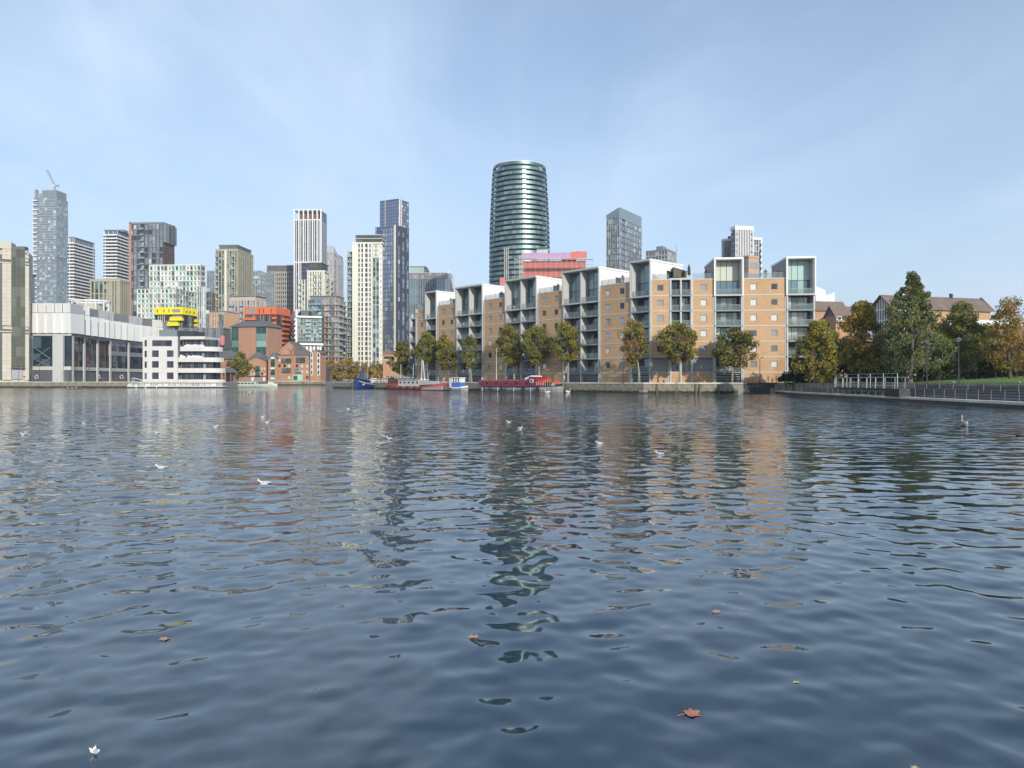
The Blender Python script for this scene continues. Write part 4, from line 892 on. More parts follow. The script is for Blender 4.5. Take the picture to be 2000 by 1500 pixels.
# glass office right of the blue tower
b = Bld('office_building', 'broad green glass office with a mint top box and white end piers', 'office building', 798, 878, 887, 532, 640, th=3)
b.body(GREYM, .5); b.grid('F', 0, b.u(872), 0, b.z(545), 22, 12, .25, .35, MIDP, MATS['teal_glass'], [TALL_G, G_E], single=False); b.grid('F', 0, b.u(872), b.z(544.5), b.H-.6, 30, 1, .4, .3, TAUPE, TAUPE, [G_C], pname='louvre_fin', single=False)
b.piece('white_pier', 'F', b.u(870), b.u(873.5), 0, b.z(545), .6, 1.2, WHITE); b.piece('glazed_end', 'F', b.u(873.6), b.u(877), 0, b.H-.6, 0, .4, TALL_G); b.piece('white_pier', 'F', b.W-1.6, b.W, 0, b.H+1.2, .3, 1, WHITE); b.piece('white_pier', 'R', b.D*.75, b.D, 0, b.H-.5, .2, .8, WHITE); b.grid('R', 1, b.D*.7, 0, b.H-.6, 4, 12, .5, .6, MIDP, MIDP, G_C)
b.box('roof_trim', 0, b.W, -.2, b.D, b.H-.6, b.H, MIDP)
MB().box(0, b.u(826), 6, 20, b.H, b.z(519)).build('mint_glazing', mat('mint_glass', (.45, .62, .55), .2, metal=.3, var=.05), b.root); MB().box(-.5, b.u(829), 5.6, 21, b.z(519), b.z(517.5)).build('roof', GREYM, b.root); MB().box(b.u(826)+.1, b.u(831), 6.5, 20, b.H, b.z(522)).build('plant_room', SLATE, b.root)

# ------------------------------------------------------------------ rounded ringed tower
ar = thing('skyscraper', 'round tapering dark green glass tower of stacked glossy rings', 'skyscraper', (PX(1014.5, 505), 505, ZB))
RG = glass('ring_glass', (.115, .175, .17), (.19, .26, .255), cell=(2.6, 2.6, 60), metal=.8, frac=.5, rough=.42, warp=0)
RD = mat('ring_shadow_glass', (.022, .036, .036), .2, metal=.3, var=.1);  # shade under each ring's overhang is put into this dark glass colour
nf = 44; Ht = PZ(328, 505)-ZB; fh = Ht/nf; ns = 72
for k in range(nf):
    z = k*fh; f = k/nf
    yy = 328 + (1-(k+.5)/nf)*Ht*FPX/505
    hw = np.interp(yy, [328, 345, 450, 540, 745], [49.5, 51.5, 57.3, 59.3, 59.5])*505/FPX
    ph = .9 + k*.055
    rg = []
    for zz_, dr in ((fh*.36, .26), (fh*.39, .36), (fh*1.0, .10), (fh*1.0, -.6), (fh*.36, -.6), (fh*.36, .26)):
        ring = []
        for a in np.linspace(0, 2*math.pi, ns+1)[:-1]:
            r_ = hw*(1 + .018*math.cos(2*(a-ph))) + dr
            wob = .55*math.sin(a*2+ph*1.3)*(1-f*.5)
            ring.append((r_*math.cos(a), r_*.93*math.sin(a), zz_ + wob))
        rg.append(ring)
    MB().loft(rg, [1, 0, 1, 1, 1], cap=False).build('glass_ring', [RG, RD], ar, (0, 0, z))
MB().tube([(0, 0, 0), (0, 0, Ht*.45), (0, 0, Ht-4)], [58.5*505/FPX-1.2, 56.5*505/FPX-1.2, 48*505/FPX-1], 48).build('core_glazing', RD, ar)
rg = [[(r_*math.cos(a), r_*.93*math.sin(a), z_) for a in np.linspace(0, 2*math.pi, 49)[:-1]] for r_, z_ in ((16.9, Ht-1), (17.1, Ht+.6), (16.2, Ht+.9), (16.0, Ht-1))]
MB().loft(rg, cap=False).build('crown_ring', SILVER, ar)
MB().tube([(0, 0, Ht-2), (0, 0, Ht+.8), (0, 0, Ht+2.1)], [15.5, 12, 5], 24).build('roof_dome', SILVER, ar)
# ------------------------------------------------------------------ building wrapped in red sheeting
b = Bld('building_site', 'half-built block wrapped in red and purple sheeting and scaffolding', 'building site', 1019, 1146, 1146, 508, 300, th=2, D=18)
RED = mat('red_sheeting', (.56, .15, .13), .7, var=.15, scale=.6, bump=.4, bscale=1.2); PUR = mat('purple_sheeting', (.44, .27, .44), .7, var=.15, scale=.8); SCAF = mat('scaffold_tube', (.42, .40, .35), .5, metal=.3, var=.1)
b.body(RED, .4, name='red_sheeting', z1=b.z(509)); n = 12; w = b.W/n
for i in range(n):
    m = PUR if i < 9 else RED; b.piece('guard_sheet', 'F', i*w+.03, (i+1)*w-.03, b.z(505), b.z(494 if i < 9 else 491+(i % 2)), .6, .1, m)
for y in (507, 525, 543): b.piece('scaffold_deck', 'F', -3, b.W+2.5, b.z(y)-.12, b.z(y)+.12, 1.6, 1.5, CONC if y == 507 else TIMBER)
for i in range(16): x = -2.8+i*(b.W+5)/15; MB().tube([(x, -1.5, 0), (x, -1.5, b.z(505))], .06, 5).build('scaffold_pole', SCAF, b.root)
for y in (512, 518, 530, 536): MB().tube([(-2.8, -1.5, b.z(y)), (b.W+2.3, -1.5, b.z(y))], .05, 5).build('scaffold_rail', SCAF, b.root)
for i in range(7): MB().tube([(i*b.W/7, -1.45, b.z(543)), ((i+.5)*b.W/7, -1.45, b.z(525)), ((i+1)*b.W/7, -1.45, b.z(507))], .045, 4).build('scaffold_brace', SCAF, b.root)
b.box('core_wall', b.u(1048), b.u(1071), 8, 14, b.z(508), b.z(480), CONC); b.box('lift_motor_room', b.u(1098), b.u(1128), 5, 12, b.z(500), b.z(489), RED)
hs = thing('scaffold_tower', 'slim hoist mast and red cabin left of the red wrapped block', 'scaffold tower', (PX(989, 296), 296, ZB))
lattice((0, 0, 0), (0, 0, PZ(483, 296)-ZB), .55, 26, 'mast', SCAF, hs); MB().box(-2.6, -.9, -1, 1, PZ(560, 296)-ZB, PZ(543, 296)-ZB).build('cabin', RED, hs); lattice((6, 3, 0), (6, 3, PZ(498, 299)-ZB), .5, 22, 'mast', SCAF, hs)

# ------------------------------------------------------------------ towers on the right
b = Bld('skyscraper', 'grey glass tower whose roof rises to a point, right of the ringed tower', 'skyscraper', 1184, 1209.5, 1253, 422, 560, th=32)
b.body(GREYM, .6, z1=b.H-2); nf = 27
b.grid('F', 0, b.W, 0, b.H-1, 6, nf, .25, .3, MIDP, BLM, [G_A, G_A, G_C], skip=[(3, j) for j in range(nf)]); b.grid('R', 0, b.D, 0, b.H-1, 8, nf, .3, .5, GREYM, BLM, [G_A, G_C], skip=[(1, j) for j in range(nf)])
for j in range(nf):
    z = j*(b.H-1)/nf
    b.piece('balcony', 'F', b.W*3/6+.3, b.W*4/6-.3, z+.5, z+1.6, -.1, .3, TALL_G); b.piece('balcony', 'R', b.D*1/8+.3, b.D*2/8-.3, z+.5, z+1.6, -.1, .3, TALL_G)
zt = b.z(404.5)
MB().prism([(0, 0), (b.W, 0), (b.W, b.D), (0, b.D)], b.H-1, [PZ(420.5, b.Y+b.W*b.s)-ZB, zt, PZ(424, b.Y+b.D*b.c)-ZB, PZ(431, b.Y+b.D*b.c+b.W*b.s)-ZB]).build('pointed_crown', mat('crown_glass', (.24, .30, .32), .25, metal=.5, var=.05), b.root)
b = Bld('tower_block', 'short grey gridded tower with a rooftop plant box, right of the pointed tower', 'residential tower', 1261, 1304, 1320, 486, 600, th=32)
b.body(GREYM, .6, z1=b.H-1.5); b.grid('F', 0, b.W, 0, b.H-1.6, 7, 30, .55, .8, MIDP, MIDP, [G_C, TALL_G, PANE_G], single=False); b.grid('R', 0, b.D, 0, b.H-1.6, 4, 30, 1.1, .8, TAUPE, TAUPE, G_C, single=False)
b.box('roof_band', 0, b.W, 0, b.D, b.H-1.5, b.H, GREYM); b.box('plant_room', b.W*.42, b.W*.72, 3, 12, b.H, b.z(478), GREYM)
an = thing('antenna_mast', 'thin mast standing right of the short gridded tower', 'mast', (PX(1321, 640), 640, ZB)); MB().tube([(0, 0, 0), (0, 0, PZ(478, 640)-ZB)], [.5, .18], 6).build('mast', GREYM, an)
# white pinstriped tower group
b = Bld('tower_block', 'white pinstriped centre tower of the trio rising behind the brick block', 'residential tower', 1427, 1436, 1471, 441, 430, th=80)
b.body(HST, .5, z1=b.H-2)
b.grid('R', 0, b.D, 0, b.z(448), 11, 26, .45, .0, WHITE, WHITE, [HST, G_B], pname='white_fin', single=False, fin=.3); b.grid('F', 0, b.W, 0, b.z(452), 5, 26, .6, .8, GREYM, MIDP, [G_C, PANE_D]); b.box('crown_band', -.3, b.W+.3, -.2, b.D+.2, b.z(448), b.H, WHITE)
for j in range(26):
    for q in (.035, .88): b.piece('balcony', 'R', b.D*q, b.D*(q+.08), j*b.z(448)/26+.4, j*b.z(448)/26+1.3, .8, .8, GREYM)
b = Bld('tower_block', 'lower dark-glazed left tower of the pinstriped trio', 'residential tower', 1409, 1413, 1431, 466, 440, th=80)
b.body(DARKM, .5, z1=b.H-1); b.grid('R', 0, b.D, 0, b.H-1.4, 6, 24, .5, .5, GREYM, GREYM, [G_C, PANE_D]); b.grid('F', 0, b.W, 0, b.H-1.4, 2, 24, .5, .5, MIDP, GREYM, [G_C]); b.box('crown_band', -.2, b.W+.2, -.1, b.D+.1, b.H-1.3, b.H, WHITE); b.box('plant_room', 2, b.W, 3, b.D, b.H, b.H+1.5, BRICK_B)
b = Bld('tower_block', 'lower right tower of the pinstriped trio with balconies on its edge', 'residential tower', 1470, 1471, 1488, 464, 445, th=86)
b.body(DARKM, .5, z1=b.H-1); b.grid('R', 0, b.D, 0, b.H-1.4, 5, 24, .35, .5, GREYM, GREYM, [G_C, PANE_D], balc=(4,), bm=WHITE); b.piece('white_pier', 'R', b.D-.7, b.D, 0, b.H, .3, .8, WHITE); b.box('crown_band', -.2, b.W+.2, -.1, b.D+.1, b.H-1.3, b.H, WHITE)
b = Bld('apartment_building', 'pinkish brick apartment building peeking over the roof terraces', 'apartment block', 1452, 1462, 1481, 500, 185, th=62)
PKB = mat('pink_brick', (.46, .30, .23), .85, var=.1); b.body(PKB, .05); b.box('parapet', -.1, b.W+.1, -.1, b.D+.1, b.H-.3, b.H+.2, PKB)
for j in range(4): b.piece('window', 'F', b.W*.25, b.W*.85, b.H-3-j*2.9, b.H-1.2-j*2.9, .02, .1, G_C); 
for j in range(4):
    for q in (.15, .5, .8): b.piece('window', 'R', b.D*q, b.D*q+.9, b.H-3-j*2.9, b.H-1.4-j*2.9, .02, .1, PANE_G)
# white faceted roofs
wf = thing('white_sculptural_roof', 'bright white faceted roof fins behind the end of the brick block', 'roof', (PX(1593, 300), 300, ZB))
zf = lambda y: PZ(y, 300)-ZB
MB().prism([(0, 0), (4.6, 1.5), (4.6, 9), (0, 9)], 0, [zf(559), zf(566), zf(566), zf(559)]).build('roof_fin', WHITE, wf); MB().prism([(4.7, 2), (8.2, 1), (8.2, 9), (4.7, 9)], 0, [zf(576), zf(570.5), zf(571), zf(576)]).build('roof_fin', WHITE, wf)
# ------------------------------------------------------------------ middle distance, left bank
def gable(b, x0, x1, y0, y1, z0, zr, m, rm, axis='x', over=.3):
    """gable roof; axis = direction of the ridge"""
    if axis == 'y':
        c = (x0+x1)/2; MB().loft([[(x0, y, z0), (x1, y, z0), (c, y, zr)] for y in (y0, y1)]).build('gable_wall', m, b.root)
        for s_ in (-1, 1):
            e = c + s_*((x1-x0)/2+over); ze = z0 - over*(zr-z0)/((x1-x0)/2)
            q = MB(); P = [(e, y0-over, ze), (c, y0-over, zr), (c, y1, zr), (e, y1, ze)]; q.loft([[(p[0], p[1], p[2]+.02) for p in P], [(p[0], p[1], p[2]+.22) for p in P]]); q.build('roof_slope', rm, b.root)
    else:
        c = (y0+y1)/2; MB().loft([[(x, y0, z0), (x, y1, z0), (x, c, zr)] for x in (x0, x1)]).build('gable_wall', m, b.root)
        for s_ in (-1, 1):
            e = c + s_*((y1-y0)/2+over); ze = z0 - over*(zr-z0)/((y1-y0)/2)
            q = MB(); P = [(x0-over, e, ze), (x1+over, e, ze), (x1+over, c, zr), (x0-over, c, zr)]; q.loft([[(p[0], p[1], p[2]+.02) for p in P], [(p[0], p[1], p[2]+.22) for p in P]]); q.build('roof_slope', rm, b.root)
def hip(b, x0, x1, y0, y1, z0, zr, rm, over=.5, inset=None):
    x0 -= over; x1 += over; y0 -= over; y1 += over; i = inset or (y1-y0)/2
    A = [(x0, y0, z0), (x1, y0, z0), (x1, y1, z0), (x0, y1, z0)]; B = [(x0+i, y0+i*.95, zr), (x1-i, y0+i*.95, zr), (x1-i, y1-i*.95, zr), (x0+i, y1-i*.95, zr)]
    MB().loft([[(p[0], p[1], p[2]-.25) for p in A], A, B]).build('roof', rm, b.root)
def punched(b, face, u0, u1, z0, z1, cols, rows, ww, wh, m, pm=None, th=.35, name='brick_wall'):
    """a wall with real openings, frames and panes on face F, R or L; built in face coordinates"""
    pm = pm or [PANE_D, PANE_G]; hs = [(c-ww/2-u0, c+ww/2-u0, r, r+wh) for c in cols for r in rows]
    me = holes_wall(MB(), 0, u1-u0, z0, z1, hs, 0, th).mesh(name, m); b.put(name, me, face, u0, 0, 0)
    for h in hs: b.put('window', boxmesh('window', ww, .08, wh, R.choice(pm)), face, u0+h[0], h[2], -.2)

# yellow topped block
b = Bld('apartment_building', 'block with a bright yellow jutting top storey and yellow balconies', 'apartment block', 303, 358, 386, 600, 335, th=8)
zy = b.z(614); b.body(GREYM, .6, z1=zy)
MB().prism([(0, -.6), (b.W, -.6), (b.W+.6, b.D), (0, b.D)], zy, b.H).build('yellow_storey', YELLOW, b.root)
for px in (308, 321, 331): b.piece('window_slot', 'F', b.u(px), b.u(px)+.45, zy+1, b.H-1, .65, .1, DARKM)
b.piece('loggia', 'F', b.u(338), b.u(354), zy+.9, b.H-.9, .64, .1, PANE_G)
for px in (362, 368, 376): b.piece('window_slot', 'R', b.r(px), b.r(px)+.6, zy+1, b.H-1.4, .7, .1, DARKM)
b.grid('F', b.u(336), b.u(358), 0, zy-.2, 4, 6, .3, .5, DARKM, GREYM, [G_D, PANE_G]); b.grid('F', 0, b.u(335), zy-3.2, zy-.1, 8, 1, .5, .3, DARKM, WHITE, [PANE_W, PANE_D]); b.grid('R', 0, b.D, 0, zy-.2, 3, 6, .8, .5, DARKM, DARKM, [PANE_D, G_C])
for j, (l_, r_) in enumerate(((335, 359), (330, 352))): 
    z = b.z(624+j*10); b.piece('balcony', 'F', b.u(l_), b.u(r_), z-.6, z+.7, 1.5, 1.5, YELLOW); b.piece('balcony_glass', 'F', b.u(l_)+.2, b.u(r_)-.2, z+.7, z+1.3, 1.4, .1, mat('yellow_glass', (.55, .50, .12), .3))
for j in range(3): z = b.z(626+j*9); b.piece('balcony', 'R', b.D*.75, b.D*1.0, z, z+1.2, 1.0, 1, YELLOW)
b = Bld('apartment_building', 'tan clad apartment block with a white gable edge, right of the yellow topped block', 'apartment block', 401, 438, 466, 607, 440, th=10)
TAN = mat('tan_cladding', (.55, .38, .23), .75, var=.08); b.body(TAN, .5)
b.grid('F', b.u(409), b.W, 0, b.H-.6, 6, 9, .9, .9, TAN, TAN, [G_C, PANE_G], pname='tan_pier'); b.piece('glazed_strip', 'F', b.u(428), b.W-.3, 0, b.H-2.2, .3, .3, G_D); b.piece('white_wall', 'F', 0, b.u(408.5), b.z(612), b.H+.5, .3, .8, WHITE); b.piece('glazed_strip', 'F', .4, b.u(408.3), 0, b.z(612)-.1, .2, .6, G_C)
punched(b, 'R', 0, b.D, 0, b.H-.3, [b.D*.4, b.D*.75], [3+3*k for k in range(8)], .8, 1.5, TAN); b.box('parapet', b.u(409), b.W+.2, -.2, b.D, b.H-.6, b.H, GREYM)
b = Bld('office_building', 'dark grey windowless block behind the white terraced building', 'office building', 352, 437, 452, 640, 300, th=4)
b.body(mat('charcoal_cladding', (.11, .12, .13), .6, var=.1), .2); n = 14
for i in range(n): b.piece('wall_panel', 'F', i*b.W/n+.04, (i+1)*b.W/n-.04, 0, b.H-.3, .05, .3, MATS['charcoal_cladding'] if i % 3 else GREYM)
b.box('parapet', -.1, b.W+.1, -.15, b.D, b.H-.3, b.H, GREYM)
si = thing('sign', 'red rounded upright sign frame on the charcoal block', 'sign', (PX(435, 297.5), 297.5, PZ(675, 298)))
zz_ = PZ(655, 298)-PZ(675, 298); RDS = mat('sign_red', (.62, .10, .11), .5)
MB().loft([[(x*1.15, y_, z) for x, z in ([(-.75+.75*(1-math.cos(a))*0-.0, zz_*0) for a in ()] + [(.75*math.cos(a), .75*math.sin(a)+(zz_-.75 if a <= math.pi else .75)) for a in np.linspace(0, 2*math.pi, 25)[:-1]])] for y_ in (0, -.3)]).build('frame', RDS, si)
MB().loft([[(x*.6, y_, z) for x, z in [(.75*math.cos(a), .75*math.sin(a)+(zz_-1.1 if a <= math.pi else 1.1)) for a in np.linspace(0, 2*math.pi, 25)[:-1]]] for y_ in (-.29, -.34)]).build('panel', mat('faded_pink', (.45, .22, .22), .6), si)
# rooftop clutter above the terraces
for i, px in enumerate((372, 379, 386, 393, 400, 407, 414, 421)):
    o = thing('rooftop_mast', f"thin grey rooftop mast, number {['one', 'two', 'three', 'four', 'five', 'six', 'seven', 'eight'][i]} counting from the left behind the white terraces", 'mast', (PX(px, 262), 262+i % 3, ZB))
    h = PZ(640-R.random()*14, 262)-ZB; MB().tube([(0, 0, 0), (0, 0, h)], .1, 5).tube([(-1.2, 0, h-1), (1.2, 0, h-.6)], .07, 4).tube([(-1, 0, h-3), (1.2, 0, h-2.4)], .07, 4).build('mast', GREYM, o)

# curved pinkish block
b = Bld('apartment_building', 'pinkish stepped block with banded windows behind the orange topped block', 'apartment block', 447, 500, 521, 577, 520, th=12)
PKC = mat('pink_cladding', (.52, .42, .36), .7, var=.08); b.body(PKC, .6)
b.grid('F', 0, b.W, 0, b.H-3.2, 9, 13, .9, .9, PKC, TAUPE, [G_E, TALL_G, PANE_G], balc=(0, 1, 4), bm=GREYM); b.grid('R', 0, b.D, 0, b.H-3.2, 6, 13, 1.1, .9, PKC, TAUPE, [G_E, PANE_W]); b.box('penthouse_glazing', 2, b.W-1, 1, b.D-1, b.H-3.2, b.H-.4, TALL_G); b.box('roof', .4, b.W+.4, -.2, b.D, b.H-.4, b.H, GREYM)
# orange topped block
b = Bld('apartment_building', 'block with a vivid orange top storey and orange balconies over dark brick', 'apartment block', 478, 541, 568, 600, 455, th=8)
zo = b.z(614); b.body(BRD, .6, z1=zo)
MB().prism([(0, -.6), (b.W, -.6), (b.W+.6, b.D*.9), (0, b.D*.9)], zo, b.H).build('orange_storey', ORANGE, b.root)
b.piece('loggia', 'F', b.u(484), b.u(500), zo+.8, b.H-1, .64, .1, PANE_G)
for px in (507, 515, 530): b.piece('window_slot', 'F', b.u(px), b.u(px)+.5, zo+.8, b.H-.9, .65, .1, DARKM)
b.grid('F', b.u(500), b.W, 0, zo-.2, 7, 7, 1.3, .6, BRD, BRD, [PANE_D, PANE_G]); b.grid('F', 0, b.u(500), 0, zo-.2, 3, 7, .4, .5, BRD, BRD, [G_C, G_D]); b.grid('R', 0, b.D, 0, zo-.2, 4, 7, .9, .6, BRD, BRD, [PANE_D, G_C])
for j in range(2): z = b.z(624+j*8); b.piece('balcony', 'F', b.u(476), b.u(501), z-.3, z+1.2, 1.4, 1.4, ORANGE)
for j in range(6):
    z = b.z(623+j*9.5)
    b.piece('balcony', 'R', b.D*.35, b.D*.98, z-.2, z+1.15, 1.4, 1.5, ORANGE)
    if j < 3: b.piece('balcony', 'F', b.u(533), b.u(541), z-.2, z+1.1, 1.2, 1.2, ORANGE)

# brick warehouse with green glazed slots and a hipped slate roof
b = Bld('office_building', 'broad red brick office with green glazed slots under a shallow slate roof', 'office building', 452, 522, 551, 637, 425, th=10)
GGL = glass('green_glass', (.05, .16, .14), (.34, .52, .46), cell=(6, 6, 3.4), frac=.35, metal=.5)
zb_ = b.H
punched(b, 'F', b.u(466), b.u(500), 0, zb_, [b.u(478), b.u(484)], [5.5, 8.4, 11.4], 1.0, 1.6, BRICK_R); b.body(DARKM, .8, z1=zb_-.2)
b.piece('brick_wall', 'F', b.u(520), b.W, 0, zb_, 0, .7, BRICK_R); punched(b, 'R', 0.3, b.D, 0, zb_, [b.D*.3, b.D*.7], [5.5, 11.4], .5, 1.3, BRICK_R)
for (a, c) in ((452, 465.6), (500.4, 519.6)):
    h = (zb_-.2)/8
    for j in range(8): b.piece('green_pane', 'F', b.u(a)+.05, b.u(c)-.05, j*h+.06, (j+1)*h-.06, -.25, .2, GGL)
    b.piece('mullion', 'F', (b.u(a)+b.u(c))/2, (b.u(a)+b.u(c))/2+.12, 0, zb_-.2, -.15, .2, GREYM)
hip(b, 0, b.W, 0, b.D, zb_, b.z(625), SLATE, over=.9, inset=6); MB().prism([(b.u(448), 2), (b.u(453), 2), (b.u(453), 10), (b.u(448), 10)], 0, [zb_-3, zb_-1, zb_-1, zb_-3]).build('side_wing', GREYM, b.root)

# low brick hall and kiosk
b = Bld('brick_house', 'low brick hall with a long grey sloping roof left of the green tree', 'house', 428, 458, 466, 700, 290, th=20); b.body(BRICK_R, .05); b.grid('F', 0, b.W, 0, b.H-.5, 6, 2, .8, 1.2, BRICK_R, BRICK_R, [PANE_D])
MB().loft([[(-.5, -.6, b.H-.2), (b.W+1, -.6, b.H-.2), (b.W+1, b.D+4, b.H-.2), (-.5, b.D+4, b.H-.2)], [(-.5, 3, b.z(681)), (b.W*.4, 3, b.z(681)), (b.W*.4, b.D, b.z(681)), (-.5, b.D, b.z(681))]]).build('roof', SLATE, b.root)
kb = thing('kiosk', 'open waterside pavilion with a dark pyramid roof beside the green tree', 'pavilion', (PX(449, 268), 268, ZB))
for k in range(6): a = k*math.pi/3; MB().box(-.12, .12, -.12, .12, 0, 3.4).build('post', BRICK_B, kb, (2.3*math.cos(a), 2.3*math.sin(a), 0))
MB().loft([[(r_*math.cos(k*math.pi/3), r_*math.sin(k*math.pi/3), z) for k in range(6)] for r_, z in ((3.2, 3.3), (3.2, 3.45), (.15, 5.2))]).build('roof', SLATE, kb); MB().tube([(0, 0, 0), (0, 0, 3.2)], 1.4, 6).build('inner_wall', DARKM, kb)

# brick houses on the quay
YB = 376
b = Bld('brick_house', 'orange brick gabled house with teal central bay at the corner of the dock', 'house', 482, 520, 524, 706, YB, th=6, D=10)
zc = b.H; cols = [b.u(490), b.u(496.5), b.u(512), b.u(517)]; rows = [b.z(730)-.3, b.z(718)]
punched(b, 'F', 0, b.W, 2.6, zc, cols, [2.9+.3, 6.0], 1.0, 1.1, BRICK_O, [PANE_W, PANE_W, PANE_D]); b.body(BRICK_B, .4, z1=zc); gable(b, 0, b.W, 0, b.D, zc, b.z(697.5), BRICK_O, SLATE, 'y')
for z in (2.9, 5.6): b.piece('teal_bay', 'F', b.u(500), b.u(507.5), z, z+2.2, .5, .8, GGL); b.piece('balcony', 'F', b.u(499), b.u(508.5), z-.15, z+.15, 1.1, 1.4, DARKM)
b.piece('floor_band', 'F', 0, b.W, 2.3, 2.6, .12, .5, DARKM); b.grid('F', 0, b.W, 0, 2.2, 5, 1, .5, .2, BRICK_O, BRICK_O, [PANE_G, WHITE])
b = Bld('brick_house', 'tall brick balcony stair bay right of the gabled house', 'house', 524, 541, 541, 699, YB-1, th=2, D=9)
b.body(BRICK_O, .4); b.piece('brick_pier', 'F', 0, b.u(529), 0, b.H, 0, .6, BRICK_O); b.piece('brick_pier', 'F', b.u(537), b.W, 0, b.H, 0, .6, BRICK_O); b.piece('glazed_slot', 'F', b.u(529), b.u(537), 0, b.H-.3, -.2, .3, GGL)
for k in range(5): b.piece('balcony', 'F', b.u(529)+.1, b.u(537)-.1, .9+k*2.6, 1.9+k*2.6, .5, .7, DARKM if k % 2 else WHITE)
hip(b, 0, b.W, 0, b.D, b.H, b.H+2.6, SLATE, over=.3, inset=2)
b = Bld('brick_house', 'largest brick warehouse conversion with bay windows on the far quay', 'house', 541, 606, 612, 693, YB, th=3, D=12)
H0 = b.H; wd = b.W
punched(b, 'F', 0, wd, 0, H0, [b.u(x) for x in (546, 556, 565, 580, 590, 600)], [1.2, 4.2, 7.1, 10.0], 1.25, 1.5, BRICK_O, [PANE_D, PANE_G, PANE_D, PANE_W]); b.body(BRICK_B, .4, z1=H0-.1)
hip(b, 0, wd, 0, b.D, H0, b.z(684), SLATE, over=.4, inset=4)
for (x0, x1, yr) in ((546, 570, 680), (558, 575, 672)):
    MB().loft([[(b.u(x0), y, H0-.1), (b.u(x1), y, H0-.1), (b.u((x0+x1)/2), y, b.z(yr))] for y in (-.12 if yr == 680 else 6, 5 if yr == 680 else 10)]).build('gable_wall', BRICK_O if yr == 680 else BRICK_B, b.root)
b.piece('brick_pier', 'F', b.u(571), b.u(573.5), 0, H0+2, .4, .8, BRICK_O)
for (x0, x1, ya, yb) in ((551, 569, 700, 707), (580, 596, 698, 706), (552, 568, 719, 726), (578, 588, 719, 727)): b.piece('bay_window', 'F', b.u(x0), b.u(x1), b.z(yb), b.z(ya), .9, 1.2, G_E); b.piece('bay_sill', 'F', b.u(x0)-.15, b.u(x1)+.15, b.z(yb)-.3, b.z(yb), 1.0, 1.3, SLATE)
b.piece('shop_front', 'F', b.u(572), b.u(592), .2, 3.4, .7, .9, mat('mint_front', (.40, .58, .48), .4)); b.piece('shop_window', 'F', b.u(574), b.u(582), .6, 2.9, .76, .1, GGL)
b = Bld('brick_house', 'brick house with two tall white framed window strips at the right of the row', 'house', 606, 626, 629, 690, YB-3, th=3, D=10); b.body(BRICK_O, .3); b.piece('brick_wall', 'F', 0, b.W, 0, b.H, 0, .4, BRICK_O)
for (x0, x1) in ((607, 611.5), (619.5, 625)):
    for k in range(4): z = 3+k*2.9; b.piece('white_frame', 'F', b.u(x0), b.u(x1), z, z+2.8, .25, .3, WHITE); b.piece('window', 'F', b.u(x0)+.3, b.u(x1)-.3, z+.5, z+2.4, .3, .1, PANE_D)
gable(b, 0, b.W, 0, b.D, b.H, b.z(683), BRICK_O, SLATE, 'y')
b = Bld('brick_house', 'small brick gabled house with tall slit windows above the green tree', 'house', 487, 514, 518, 700, 385, th=4, D=8); b.body(BRICK_O, .05); b.grid('F', 1, b.W-1, b.H-5, b.H-1, 4, 1, .9, .5, BRICK_O, BRICK_O, PANE_G); hip(b, 0, b.W, 0, b.D, b.H, b.z(688), SLATE, over=.4, inset=3)
b = Bld('brick_house', 'dark brick gable rising behind the waterside brick row', 'house', 545, 585, 590, 684, 400, th=4, D=14); b.body(BRICK_R, .05); gable(b, 0, b.W, 0, b.D, b.H, b.z(667), BRICK_R, SLATE, 'y')

# white framed block with teal glazing
b = Bld('apartment_building', 'white framed block with teal glazing and a sweeping white roof line', 'apartment block', 568, 578, 628, 617, 445, th=70)
b.body(DARKM, .6, z1=b.H-.5); b.grid('R', 1, b.D, b.z(666), b.H-1.2, 9, 6, .3, .4, GREYM, GREYM, [MATS['teal_glass'], GGL, G_D], balc=(3, 4, 8), bm=GREYM); b.grid('R', 0, b.D, 0, b.z(676), 7, 3, 1.2, 1.0, WHITE, WHITE, [PANE_D, G_C], pname='white_pier', fin=.1)
b.piece('white_beam', 'R', -.1, b.D+.2, b.H-1, b.H+.1, 1.3, 1.8, WHITE); b.piece('white_beam', 'R', -.1, b.D+1, b.z(671)-.9, b.z(671)+.3, 1.2, 1.8, WHITE)
b.piece('white_pier', 'F', 0, b.W, b.H-1, b.z(604.5), .2, 1.2, WHITE); b.piece('white_pier', 'F', b.W*.6, b.W, b.z(672), b.H-1, .2, 1.0, WHITE)
for k in range(5): b.piece('white_pod', 'F', b.W*.35, b.W+.2, b.z(662-k*9), b.z(657-k*9), .8, 1.4, WHITE); 
b.piece('glazed_strip', 'F', 0, b.W*.55, 0, b.H-1.1, -.1, .4, G_C); b.box('penthouse', 3, b.W, 3, b.D*.5, b.H, b.z(606), SLATE)
